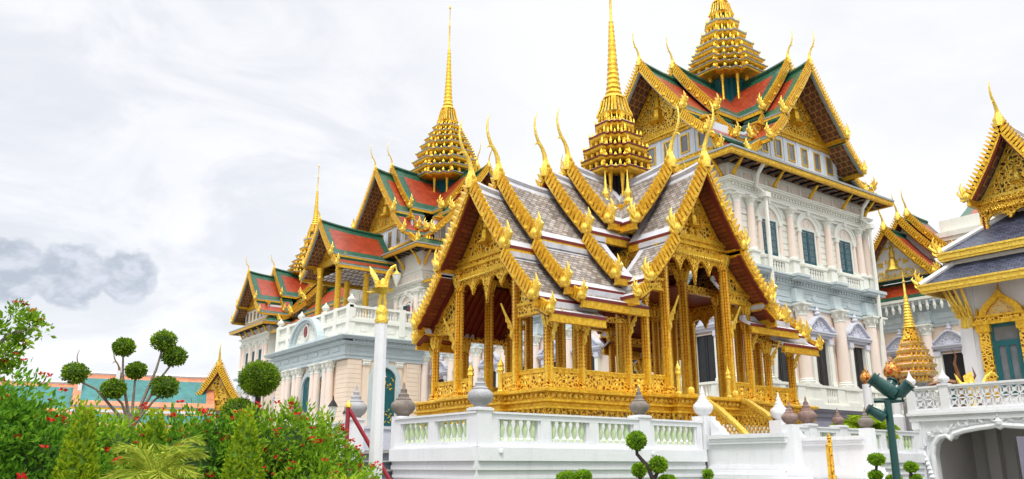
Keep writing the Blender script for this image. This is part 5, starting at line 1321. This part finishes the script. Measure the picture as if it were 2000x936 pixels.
# ------------------------------------------------------------------ gilded mosaic shrine spire and figures behind the balustrade
BS = thing('shrine_spire', (36, 18.45, 2.05), 'slender tiered gold and porcelain mosaic spire left of the white hall', 'shrine')
mb = MB(FR(36, 18.45)); mb.lathe([(.6,2.05),(.6,4.3),(.42,4.5),(.36,4.75),(.5,5.0),(.62,5.06)], plan=RND); mb.build('pedestal', ['stonep'], BS)
zs = [5.05, 5.35, 5.68, 6.0, 6.33, 6.64]; rs = [.62, .80, .80, .72, .60, .46, .33]
for i, z in enumerate(zs):
    mb = MB(FR(36, 18.45)); r0, r1 = rs[i], rs[i+1]; h = .33
    mb.lathe([(r0*.88, z), (r0, z+.08), (r0*1.02, z+.13)], m=0, plan=RND, caps=(True, False)); mb.lathe([(r0*1.04, z+.13), (r0*1.04, z+.19)], m=1, plan=RND); mb.lathe([(r0*.98, z+.19),(r0*.97, z+.22)], m=3, plan=RND); mb.lathe([(r0*.95, z+.22), (r1*.92, z+h)], m=2, plan=RND)
    for a, b in RND[::2]: mb.lathe([(.03,z+.18),(.04,z+.24),(.004,z+.38)], (a*r0, b*r0, 0), 4, 1)
    mb.build('tier', ['mosaic', 'gold', 'orangegold', 'white2'], BS)
mb = MB(FR(36, 18.45)); mb.lathe([(.34,6.95),(.37,7.0),(.29,7.2),(.25,7.5)], plan=RND, m=1)
pr = [(.25, 7.5), (.30, 7.54), (.25, 7.6)]
for i in range(10): t = i/10; rr = .22*(1-t)+.07*t; z = 7.6+1.35*t; pr += [(rr, z), (rr*1.18, z+.05), (rr*.95, z+.11)]
pr += [(.06, 9.0), (.045, 9.6), (.09, 9.63), (.03, 9.68), (.004, 10.2)]
mb.lathe(pr, (0, 0, 0), 10, 0); mb.build('needle', ['goldb', 'goldc'], BS, True)
def naga_head(x, y, z, s, lb, deg):
    T = thing('naga_head', (x, y, z-.6), lb, 'figure')
    X = FR(x, y, z, deg)
    mb = MB(X); mb.lathe([(.12*s,-.6*s),(.30*s,-.35*s),(.48*s,-.1*s),(.50*s,.12*s),(.36*s,.38*s),(.14*s,.55*s),(.03*s,.7*s)], n=12); mb.ball((.30*s, 0, .15*s), .22*s, 8)
    for a in range(26):                             # flame-shaped scales standing off the neck
        t = a*2.4; zz = -.30*s + .032*s*a; rr = s*(.46 - .010*a if a > 8 else .34 + .014*a)
        c_, n_ = math.cos(t), math.sin(t)
        mb.tube([(rr*c_*.8, rr*n_*.8, zz), (rr*c_*1.12, rr*n_*1.12, zz+.10*s), (rr*c_*1.02, rr*n_*1.02, zz+.26*s)], [.08*s, .06*s, .006], 5)
    mb.build('body', ['orangegold'], T, True)
    mb = MB(FR(x, y)); mb.lathe([(.3,2.06),(.3,3.6),(.2,3.7),(.18,z-.55*s)], n=10); mb.build('pedestal', ['white2'], T)
    mb = MB(X); mb.lathe([(.02,.0),(.12*s,.05*s),(.02,.16*s)], (.46*s, 0, -.08*s), 6); mb.build('mouth', ['flower'], T)
    for k, (dx, hh) in enumerate(((.1, .95), (-.15, .8), (-.32, .55))):
        mb = MB(X); mb.tube([(dx*s, 0, .45*s), (dx*s+.12*s, 0, .65*s), (dx*s-.02*s, 0, hh*s+.1*s)], [.09*s, .06*s, .01], 6); mb.build('horn', ['orangegold'], T, True)
naga_head(34.6, 18.75, 5.50, .72, 'orange gilded naga head with red mouth beside the mosaic shrine spire', 200)
naga_head(34.2, 19.75, 5.30, .48, 'smaller orange naga head with tall horns behind the green floodlights', 220)
T = thing('carved_finial', (34.6, 16.0, 3.75), 'bronze coloured horn-tipped roof ornament standing behind the balustrade beside the white hall', 'ornament')
mb = MB(FR(34.6, 16.0, 3.72)); mb.lathe([(.30,0),(.26,.3),(.12,1.1),(.07,1.6)], n=8); mb.tube([(0,0,1.5),(-.06,.05,1.9),(.0,-.02,2.2),(-.12,.06,2.5)], [.08,.06,.04,.008], 6); mb.tube([(-.1,.1,1.1),(-.35,.4,1.2),(-.7,.9,1.05)], [.12,.12,.06], 6); mb.build('stem', ['brown'], T, True)
mb = MB(FR(34.6, 15.4, 3.72)); mb.lathe([(.2,0),(.12,.5),(.08,.8)], n=8); mb.tube([(0,0,.7),(-.1,.06,1.1),(.04,-.05,1.35),(-.02,0,1.7)], [.09,.07,.05,.008], 6); mb.build('horn', ['brown'], T, True)
mb = MB(FR(34.7, 16.45, 3.72)); mb.bx(-.25, .25, -.3, .3, 0, .9); mb.build('base', ['tealdoor'], T)
T = thing('swan_ornament', (34.0, 15.25, 3.72), 'small bright gold swan ornament on the balustrade terrace', 'ornament')
mb = MB(FR(34.0, 15.25, 3.72, -60)); mb.lathe([(.12,.45),(.2,.6),(.22,.85),(.08,1.1)], n=8); mb.tube([(.1,0,.9),(.4,0,.95),(.55,0,1.25),(.75,0,1.4),(.95,0,1.2)], [.12,.09,.07,.06,.02], 6); mb.tube([(-.1,0,.9),(-.4,0,1.0),(-.55,0,1.4)], [.12,.1,.01], 6); mb.lathe([(.15,0),(.1,.45)], n=6); mb.build('body', ['goldb'], T, True)
mb = MB(FR(34.0, 15.25, 3.72, -60)); mb.prism([(-.2,.9),(.15,1.0),(.05,1.5),(-.25,1.3)], .12, .2, 'y'); mb.build('wing', ['goldb'], T)

# ------------------------------------------------------------------ street furniture
LP = (6.3, 11.95)
T = thing('street_lamp', (*LP, 0), 'tall white lamp post topped by a golden winged figure holding a glass lantern', 'street lamp')
mb = MB(FR(*LP)); mb.bx(-.2, .2, -.2, .2, 0, .3); mb.lathe([(.118,.3),(.112,1.6),(.096,3.86)], n=8); mb.build('post', ['white'], T, True)
mb = MB(FR(*LP)); mb.lathe([(.10,3.84),(.115,3.9),(.09,3.95),(.10,4.0),(.11,4.05),(.085,4.09),(.06,4.14)], n=10); mb.build('collar', ['goldb'], T, True)
Xl = FR(*LP, 0, -37)
mb = MB(Xl)
for sg in (-1, 1): mb.tube([(sg*.035,0,4.10),(sg*.045,0,4.2),(sg*.025,0,4.30),(sg*.04,0,4.38)], [.028,.036,.028,.04], 6)
mb.lathe([(.05,4.33),(.09,4.36),(.19,4.405),(.20,4.415),(.07,4.425)], n=12); mb.lathe([(.05,4.4),(.075,4.47),(.05,4.56),(.02,4.6)], n=8)
mb.tube([(.03,0,4.44),(.06,0,4.58),(.09,0,4.70),(.15,0,4.79),(.20,0,4.82),(.215,0,4.78)], [.055,.05,.038,.03,.022,.008], 6); mb.tube([(.2,0,4.8),(.22,0,4.72)], [.014,.012], 5)
mb.tube([(-.1,0,4.41),(-.2,0,4.36),(-.27,0,4.38)], [.05,.03,.006], 5)
mb.build('figure', ['goldb'], T, True)
mb = MB(Xl)
for k, (dx, dz) in enumerate(((-.235, .37), (-.20, .33), (-.165, .28), (-.13, .22), (-.09, .16))): mb.tube([(-.04-.012*k, -.015*k, 4.44), (-.05+dx*.55, -.015*k, 4.46+dz*.6), (dx, -.015*k, 4.44+dz)], [.038, .050, .006], 5)
mb.build('wing', ['goldb'], T)
mb = MB(Xl); mb.lathe([(.006,4.46),(.035,4.53),(.07,4.64),(.072,4.66)], (.22, 0, 0), 10); o = mb.build('lantern', ['lamp'], T, True)
mb = MB(Xl); mb.lathe([(.078,4.66),(.075,4.675),(.035,4.70),(.015,4.73)], (.22, 0, 0), 10); mb.build('lantern_cap', ['goldb'], o)
T = thing('handrail', (8.3, 17.1, 0), 'dark red handrail with a gold knob sloping down behind the flowering bush', 'handrail')
mb = MB(); mb.lathe([(.055,0),(.05,2.84)], (8.28, 17.1, 0), 8); mb.build('post', ['redpaint'], T, True)
mb = MB(); mb.lathe([(.03,2.82),(.075,2.86),(.07,2.92),(.03,2.97),(.005,3.02)], (8.28, 17.1, 0), 8); mb.build('knob', ['goldb'], T, True)
mb = MB(); mb.tube([(8.3, 17.08, 2.8), (8.95, 16.72, 1.62), (9.5, 16.4, .6)], .045, 8); mb.build('rail', ['redpaint'], T, True)
T = thing('stone_steps', (10.8, 22.3, 0), 'short flight of grey stone steps beside the white lamp post', 'steps')
for k in range(8):
    mb = MB(); mb.bx(9.4+.33*k, 12.2, 21.45, 23.25, .25*k+.004, .25*(k+1)-.05, 1); mb.bx(9.34+.33*k, 12.2, 21.38, 23.3, .25*(k+1)-.05, .25*(k+1), 0); mb.build('step', ['stepstone', 'darkstone'], T)
for x, y, z, lb in ((12.6, 27.23, 2.0, 'small black capped lantern left of the red handrail knob'), (13.0, 26.9, 1.75, 'lower black capped lantern just right of the first')):
    T = thing('garden_lantern', (x, y, 2.0), lb, 'lantern', 'lanterns behind the terrace wall')
    mb = MB(FR(x, y)); mb.lathe([(.06,2.05),(.04,2.2),(.04,z+1.25)], n=8); mb.build('post', ['black'], T, True)
    mb = MB(FR(x, y)); mb.lathe([(.10,z+1.25),(.16,z+1.6)], n=6); mb.build('glass', ['lamp'], T)
    mb = MB(FR(x, y)); mb.lathe([(.2,z+1.6),(.12,z+1.72),(.03,z+1.85),(.01,z+1.98)], n=6); mb.build('cap', ['black'], T)
FP = (7.88, 4.35)
T = thing('floodlight_pole', (*FP, 0), 'dark green pole carrying four dark green floodlights in front of the white terrace', 'floodlight pole')
mb = MB(); mb.lathe([(.09,0),(.09,.02),(.05,.04),(.040,1.2),(.034,2.22)], (*FP, 0), 10); mb.tube([(FP[0]-.06, FP[1]+.11, 2.22), (FP[0]+.06, FP[1]-.11, 2.22)], .025, 6); mb.build('pole', ['greenmetal'], T, True)
rv = Vector((.49, -.87, 0)); tv = Vector((-.87, -.49, 0))
def flood(a, b, ra, rb_, rim=True):
    A = Vector((*FP, 0)) + rv*a[0] + Vector((0, 0, a[1])) + tv*a[2]; B = Vector((*FP, 0)) + rv*b[0] + Vector((0, 0, b[1])) + tv*b[2]
    d = B - A; mb = MB()
    mb.tube([A, A+d*.05, A+d*.30, A+d*.31, A+d*.9, B], [rb_*.55, rb_*.9, rb_*.95, rb_, ra*.95, ra*.95], 12)
    mb.tube([B-d*.04, B+d*.0], [ra*1.35, ra*1.35], 12)
    mb.tube([B, B+d*.16], [ra*.98, ra*1.05], 12)
    o = mb.build('floodlight', ['greenmetal'], T, True)
    mb = MB(); mb.tube([B+d*.155, B+d*.175], [ra*.92, ra*.90], 12); mb.build('lens', ['glass'], o)
    mb = MB(); M_ = A+d*.45; mb.tube([M_+Vector((0,0,-ra)), M_+Vector((0,0,-ra*1.5))+rv*.02, Vector((*FP, 2.2))], .013, 5); mb.build('yoke', ['greenmetal'], o)
flood((.08, 2.27, .0), (-.10, 2.42, .03), .064, .072); flood((.07, 2.25, -.06), (.20, 2.36, -.02), .058, .060); flood((-.04, 2.05, .04), (-.17, 2.13, .07), .046, .052); flood((.02, 2.33, -.12), (.07, 2.42, -.16), .045, .05)

# ------------------------------------------------------------------ temple range and gilded gatehouse beyond the garden
TB = thing('temple_range', (14, 61, 0), 'long low temple building with teal roofs edged in orange, beyond the garden', 'temple building')
X = FR(13.2, 61.6, 0, -12.8)
mb = MB(X); mb.bx(-9, 6, -1.6, 1.6, 0, 4.6); mb.build('wall', ['white'], TB)
TM = ['teal', 'orange', 'soffit', 'white']
roof(TB, X, -9, -2.6, prof(0, 6.95, 2.2, 4.9, 4, .1), TM, rise=.0, border=.42, gable=False, fascia=.2, edge='lead')
roof(TB, X, -3.2, 5.6, prof(0, 7.65, 2.3, 5.4, 4, .1), TM, rise=.0, border=.48, gable=False, fascia=.2, edge='lead')
roof(TB, X, -3.3, 5.7, prof(2.2, 5.05, 3.4, 4.1, 3, .1), TM, rise=.0, border=.3, gable=False, fascia=.2, edge='lead')
for x, z in ((-2.85, 7.2), (-.65, 7.6)):
    put('chofa', chofa_mesh(2.0, 'brown', .8), TB, X @ FR(x, -.3, z, 180))
    mb = MB(X); mb.bx(x-.12, x+.12, -1.2, -.2, 5.6, z+.2); mb.build('gable_edge', ['white'], TB)
GH = thing('gatehouse', (18.6, 59.5, 0), 'small gatehouse with nested gilded gables left of the palace hall', 'gatehouse')
X = FR(18.9, 60.2, -.5, 248)
GM = ['teal', 'orange', 'soffit', 'white']
mb = MB(X); mb.bx(-3, .4, -1.5, 1.5, 0, 6.0); mb.build('wall', ['white'], GH)
roof(GH, X, -4, .5, prof(0, 9.0, 2.2, 5.6, 5, .12), GM, rise=.3, border=.35, chofa=1.3, fat=.5, naga=.6, barge=.2, teeth=.12, fascia=.2)
roof(GH, X, -1, 1.2, prof(0, 8.6, 2.0, 5.7, 5, .12), GM, rise=.3, border=.3, chofa=1.3, fat=.5, naga=.6, barge=.2, teeth=.12, fascia=.2)
tympanum(GH, X, .75, 1.6, 6.1, 8.6, prof(0, 8.6, 2.0, 5.7, 5, .12), blobs=60, seed=41)
mb = MB(X); mb.bx(.5, .9, -1.6, 1.6, 5.85, 6.1); mb.build('tie_beam', ['gold'], GH)
mb = MB(X); mb.bx(.4, .46, -.6, .6, 4.4, 5.6); mb.build('window', ['green'], GH)
# ------------------------------------------------------------------ plants
def leaf(mb, p, d, l, wd, m=0, r=rnd):
    d = d.normalized(); s = d.cross(Vector((r.uniform(-1, 1), r.uniform(-1, 1), r.uniform(-.4, 1)))).normalized(); n = d.cross(s)
    a = len(mb.v); c = p + d*l*.5 + n*l*.06
    mb.v += [tuple(p), tuple(c + s*wd), tuple(p + d*l - n*l*.05), tuple(c - s*wd)]; mb.f.append([a, a+1, a+2, a+3]); mb.m.append(m)
def rv3(r=rnd):
    while True:
        v = Vector((r.uniform(-1, 1), r.uniform(-1, 1), r.uniform(-1, 1)))
        if .05 < v.length < 1: return v.normalized()
def petals(mb, p, s, m=0):
    for k in range(5):
        a = k*1.2566; d = Vector((math.cos(a), math.sin(a), rnd.uniform(-.2, .5))) + rv3()*.4; leaf(mb, p, d, s, s*.34, m)
def shrub(name, label, cat, blobs, n, l, mat_, flowers=0, fs=.045, zmin=.9, group=None):
    x0, y0 = blobs[0][0], blobs[0][1]
    T = thing(name, (x0, y0, 0), label, cat, group)
    mb = MB()
    for (x, y, z, r) in blobs: mb.tube([(x0, y0, 0), (x0*.5+x*.5+.05, y0*.5+y*.5, z*.5), (x, y, z)], [.05, .03, .015], 5)
    if name != 'flowering_tree': mb.build('stem', ['bark'], T)
    tot = sum(b[3]**2 for b in blobs); mb = MB(); fm = MB()
    clumps = []
    for b in blobs:                                # leafy shoots stand on uneven clumps
        for k in range(int(60*b[3]**2/.6)):
            v = rv3(); v.z = abs(v.z)*.9 if rnd.random() < .7 else v.z
            c = Vector(b[:3]) + v.normalized()*b[3]*rnd.uniform(.55, 1.0); clumps.append((c, v, rnd.uniform(.12, .24)*b[3]**.5))
    per = max(1, n // len(clumps))
    for c, v, r in clumps:
        if c.z < zmin - .3: continue
        for k in range(per):
            q = rv3(); p = c + q*r*rnd.uniform(.3, 1.0)
            d = (q*.8 + v*.5 + Vector((0, 0, .45)) + rv3()*.5); leaf(mb, p, d, l*rnd.uniform(.7, 1.25), l*rnd.uniform(.16, .24))
    for b in blobs:                                # inner leaves that close the body
        for k in range(int(n*.35*b[3]**2/tot)):
            v = rv3(); p = Vector(b[:3]) + v*b[3]*rnd.uniform(.35, .85)
            if p.z > zmin-.2: leaf(mb, p, v + rv3()*.8, l*1.2, l*.3)
    o = mb.build('foliage', [mat_], T, raw=True); o['kind'] = 'stuff'
    for k in range(flowers):
        c, v, r = rnd.choice(clumps); p = c + (v + Vector((0, 0, .3)) + rv3()*.4).normalized()*r*1.1
        if p.z > zmin:
            for j in range(rnd.choice((1, 1, 2, 3))): petals(fm, p + rv3()*fs*.8, fs*rnd.uniform(.8, 1.25))
    if flowers: o = fm.build('flowers', ['flower'], T, raw=True); o['kind'] = 'stuff'
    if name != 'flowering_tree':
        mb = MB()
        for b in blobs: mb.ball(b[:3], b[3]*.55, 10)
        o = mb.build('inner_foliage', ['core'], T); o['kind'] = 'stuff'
    return T
def topiary_cone(x, y, h, r, label, n=5000, mat_='leafy'):
    T = thing('topiary_cone', (x, y, 0), label, 'topiary', 'clipped cones in the flower bed')
    mb = MB()
    for k in range(n):
        t = 1 - math.sqrt(rnd.random()); z = .15 + (h-.15)*t; a = rnd.uniform(0, 6.283)
        rr = r*(1-t**1.35)*(1 + .08*math.sin(5*a+z*7)) * rnd.uniform(.88, 1.05) + .02
        v = Vector((math.cos(a), math.sin(a), .5)); leaf(mb, Vector((x+rr*math.cos(a), y+rr*math.sin(a), z)), v + rv3()*.7 + Vector((0, 0, .5)), rnd.uniform(.05, .085), rnd.uniform(.018, .028))
    o = mb.build('foliage', [mat_], T, raw=True); o['kind'] = 'stuff'
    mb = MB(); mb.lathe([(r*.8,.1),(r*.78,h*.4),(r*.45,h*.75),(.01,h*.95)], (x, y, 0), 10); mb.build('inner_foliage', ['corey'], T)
    mb = MB(); mb.lathe([(.03,0),(.03,.3)], (x, y, 0), 6); mb.build('stem', ['bark'], T)
def pom(T, c, r, n, mat_='leaft', sz=.82, l=.05, core=True):
    mb = MB(); c = Vector(c)
    for k in range(n):
        v = rv3(); b = 1 + .06*math.sin(v.x*9+v.y*7+c.x*5)
        p = c + Vector((v.x, v.y, v.z*sz))*r*b*(1 + .07*math.sin(v.x*17+c.y)*math.sin(v.y*15+v.z*13))*rnd.uniform(.84, 1.06); leaf(mb, p, v + rv3()*.8, l*rnd.uniform(.7, 1.3), l*rnd.uniform(.25, .36))
    o = mb.build('foliage_ball', [mat_], T, raw=True)
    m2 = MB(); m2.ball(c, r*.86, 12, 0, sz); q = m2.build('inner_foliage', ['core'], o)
    o['kind'] = 'stuff'
    return o
def palm(x, y, z, nf, ln, label, mat_='leafp', r=random.Random(5), name='palm', up=.9, wd=.02):
    T = thing(name, (x, y, 0), label, 'palm')
    mb = MB(); mb.lathe([(.09,0),(.07,z*.5),(.06,z)], (x, y, 0), 8); mb.build('trunk', ['bark'], T, True)
    for k in range(nf):
        a = 6.283*k/nf + r.uniform(-.25, .25); u = r.uniform(.35, 1.25)*up; L_ = ln*r.uniform(.8, 1.15)
        h = Vector((math.cos(a), math.sin(a), 0)); pts = []
        for i in range(9):
            t = i/8; pts.append(Vector((x, y, z)) + h*L_*t*(.75+.25*math.cos(u)) + Vector((0, 0, L_*(u*t*.75 - (.55+.25*u)*t*t))))
        mb = MB(); mb.tube(pts, [.012*ln, .01*ln, .01*ln, .008*ln, .007*ln, .006*ln, .005*ln, .004*ln, .002*ln], 4)
        for i in range(1, 9):
            for q in range(4):
                t = (i-1+q/4)/8; j = min(7, int(t*8)); f = t*8-j; p = pts[j].lerp(pts[j+1], f); d = (pts[j+1]-pts[j]).normalized(); s = d.cross(Vector((0, 0, 1))).normalized()
                ll = ln*.42*math.sin(math.pi*(.12+.82*t))
                for sg in (-1, 1):
                    leaf(mb, p, d*.75 + s*sg*.8 + Vector((0, 0, -.25+r.uniform(-.15, .15))), ll*r.uniform(.85, 1.1), wd*ln)
        mb.build('frond', [mat_], T, raw=True)
    return T
shrub('flowering_shrub', 'large deep green shrub with scattered red flowers filling the lower left corner', 'shrub', [(.85,11.0,1.72,.95), (1.4,10.9,1.50,.78), (.45,11.1,1.95,.85), (1.75,10.8,1.2,.6), (1.1,10.6,1.1,.8), (1.15,11.0,1.95,.5)], 10000, .085, 'leafd', 70, .05, group='flowering shrubs in the garden bed')
shrub('flowering_shrub', 'bright green shrub with red flowers behind the small feathery palm', 'shrub', [(2.75,12.9,1.56,.85), (2.2,13.1,1.62,.85), (3.15,12.75,1.42,.75), (2.0,12.6,1.15,.7)], 6500, .09, 'leaf', 70, .05, group='flowering shrubs in the garden bed')
shrub('flowering_shrub', 'rounded green shrub dotted with red flowers left of the tall clipped cone', 'shrub', [(3.45,12.0,1.55,.80), (3.85,12.2,1.62,.75), (3.1,12.1,1.1,.7), (3.6,11.6,.9,.65)], 5200, .085, 'leafd', 75, .05, group='flowering shrubs in the garden bed')
shrub('flowering_shrub', 'tall glossy green shrub thick with red flowers right of the tall clipped cone', 'shrub', [(4.75,11.9,1.72,.84), (4.35,11.9,1.62,.75), (5.2,11.6,1.42,.75), (5.6,11.35,1.15,.55), (4.9,11.3,1.05,.8)], 9000, .085, 'leaf', 150, .05, group='flowering shrubs in the garden bed')
shrub('flowering_shrub', 'low far shrub with pink red blooms along the hedge top', 'shrub', [(1.9,14.6,1.5,.8), (2.9,14.5,1.55,.8), (3.9,14.2,1.55,.8), (4.8,13.9,1.5,.75), (1.2,14.6,1.5,.8)], 5200, .085, 'leafy', 110, .05, group='flowering shrubs in the garden bed')
T = shrub('flowering_tree', 'sparse branch of small leaves and red flowers hanging over the left edge', 'tree', [(.62,8.0,2.62,.20), (.74,8.0,2.76,.16), (.88,7.98,2.76,.14), (.66,8.0,2.45,.20), (.99,7.95,2.70,.08), (.84,7.97,2.62,.12), (.80,8.0,2.38,.12)], 1100, .05, 'leaf', 40, .028, zmin=1.2)
mb = MB(); mb.tube([(.1, 8.0, 0), (.15, 8.0, 1.6), (.45, 8.0, 2.3), (.75, 7.98, 2.66), (.95, 7.95, 2.74)], [.06, .05, .03, .015, .006], 6); mb.build('limb', ['bark'], T)
topiary_cone(3.82, 10.85, 2.33, .40, 'tallest yellow-green clipped cone standing between two flowering shrubs', 7500)
topiary_cone(1.72, 9.85, 2.26, .33, 'yellow-green clipped cone beside the large corner shrub', 6500)
topiary_cone(2.98, 12.0, 2.40, .36, 'yellow-green clipped cone behind the small palm', 5500)
topiary_cone(5.74, 12.7, 2.42, .42, 'yellow-green clipped cone just left of the red handrail', 5500)
palm(2.08, 8.2, 1.46, 19, .60, 'small feathery yellow-green palm in front of the flowering shrubs', up=1.75, wd=.013)
# cloud-pruned tree
T = thing('cloud_pruned_tree', (3.72, 16.6, 0), 'cloud-pruned tree with seven round leaf balls on bare pale branches', 'tree')
fork = (3.7, 16.6, 2.25)
for c, r, mid in (((3.42,16.65,3.74), .215, (3.46,16.64,3.2)), ((4.08,16.5,3.90), .255, (4.0,16.5,3.35)), ((4.29,16.46,3.62), .25, (4.1,16.5,3.2)), ((3.67,16.6,3.32), .20, (3.68,16.6,2.9)), ((2.69,16.79,3.22), .25, (3.05,16.7,2.95)), ((3.32,16.6,2.96), .24, (3.5,16.6,2.7)), ((4.17,16.42,3.03), .28, (4.0,16.5,2.75))):
    mb = MB(); mb.tube([fork, mid, (c[0], c[1], c[2]-.1)], [.036, .024, .015], 6); mb.build('branch', ['bark'], T, True)
    pom(T, c, r*.80, 1000, l=.05)
mb = MB(); mb.tube([(3.72, 16.6, 0), (3.68, 16.62, 1.4), fork], [.09, .07, .045], 8); mb.build('trunk', ['bark'], T, True)
T = thing('topiary_ball', (8.2, 22.55, 0), 'big dome-shaped clipped tree in front of the palace portico', 'topiary')
pom(T, (8.2, 22.55, 3.93), .50, 6500, 'leaft', .88, .055); mb = MB(); mb.lathe([(.10,0),(.08,3.6)], (8.2, 22.55, 0), 8); mb.build('trunk', ['darkbark'], T, True)
T = thing('topiary_ball', (7.75, 22.7, 0), 'smaller clipped dome half hidden below the big one', 'topiary')
pom(T, (7.75, 22.72, 3.02), .42, 3000, 'leaft', .8, .055); mb = MB(); mb.lathe([(.08,0),(.07,2.8)], (7.75, 22.7, 0), 8); mb.build('trunk', ['darkbark'], T, True)
# fountain of grassy blades by the lamp post
T = thing('spider_plant', (4.15, 8.5, 0), 'spiky plant with arching striped blades at the foot of the lamp post', 'plant')
mb = MB(); r_ = random.Random(8)
for k in range(130):
    a = r_.uniform(0, 6.283); u = r_.uniform(.5, 1.5); L_ = r_.uniform(.32, .55); h = Vector((math.cos(a), math.sin(a), 0)); s = h.cross(Vector((0, 0, 1))); b0 = Vector((4.15, 8.5, 1.32))
    prev = None
    for i in range(7):
        t = i/6; p = b0 + h*L_*t*.8 + Vector((0, 0, L_*(u*t - 1.15*t*t))); wd = .011*(1-t*.9)
        ids = [len(mb.v), len(mb.v)+1]; mb.v += [tuple(p-s*wd), tuple(p+s*wd)]
        if prev: mb.f.append([prev[0], prev[1], ids[1], ids[0]]); mb.m.append(0)
        prev = ids
o = mb.build('blades', ['leafy'], T, raw=True); o['kind'] = 'stuff'
mb = MB(); mb.lathe([(.16,0),(.2,1.1),(.22,1.3),(.17,1.32)], (4.15, 8.5, 0), 12); mb.build('pot', ['stone'], T, True)
# potted bonsai row before the terrace
def bonsai(x, y, label, balls, trunk, mat_='leaf'):
    T = thing('bonsai', (x, y, 0), label, 'bonsai', 'bonsai before the terrace')
    mb = MB(); mb.lathe([(.22,0),(.30,.5),(.34,.55),(.30,.56)], (x, y, 0), 12); mb.build('pot', ['darkstone'], T, True)
    for pts in trunk: mb = MB(); mb.tube([(x, y, .55)]+pts, [.06]+[.045-.028*i/len(pts) for i in range(len(pts))], 6); mb.build('trunk', ['darkbark'], T, True)
    for c, r, sz in balls: pom(T, c, r*.86, int(900 if r > .1 else 350), mat_, sz, .05)
bonsai(10.95, 10.55, 'bonsai with a dark zigzag trunk and round leaf clusters before the terrace wall', [((10.80,10.70,2.03), .17, .95), ((11.06,10.44,1.62), .15, .9), ((10.82,10.68,1.53), .12, .9), ((11.15,10.34,1.36), .15, .5)],
       [[(10.98,10.5,1.35),(10.92,10.58,1.6),(10.80,10.70,1.8),(10.8,10.7,1.95)], [(10.98,10.5,1.35),(11.04,10.45,1.5)], [(10.85,10.64,1.2),(10.82,10.68,1.45)]])
bonsai(9.95, 11.49, 'low bonsai with two broad leaf pads in front of the dark red basement shutters', [((9.90,11.54,1.38), .20, .6), ((10.1,11.35,1.42), .14, .7)], [[(9.95,11.5,1.3)], [(10.05,11.4,1.3)]])
bonsai(11.61, 9.81, 'tiny single-ball bonsai standing before the stair cheek wall', [((11.61,9.81,1.46), .075, .9)], [[(11.6,9.8,1.0),(11.61,9.81,1.42)]])
bonsai(15.6, 8.98, 'bonsai with one flat ball above another left of the green floodlight pole', [((15.6,8.98,1.72), .15, .7), ((15.58,9.02,1.42), .12, .7), ((15.75,8.75,1.36), .14, .4)], [[(15.62,8.96,1.2),(15.56,9.0,1.45),(15.6,8.98,1.65)]])
bonsai(15.89, 8.46, 'small bonsai with rounded pads just right of the green floodlight pole', [((15.89,8.46,1.58), .11, .75), ((15.92,8.4,1.36), .10, .7)], [[(15.9,8.44,1.2),(15.86,8.48,1.4),(15.89,8.46,1.54)]])
palm(31.0, 18.2, 3.0, 20, 1.5, 'yellow-green palm rising behind the terrace wall by the floodlights', 'leafy', random.Random(9), up=1.2, wd=.03)
palm(40.3, 14.6, 1.4, 16, 1.3, 'palm glimpsed through the gateway arch', 'leafd', random.Random(12), up=1.0, wd=.03)
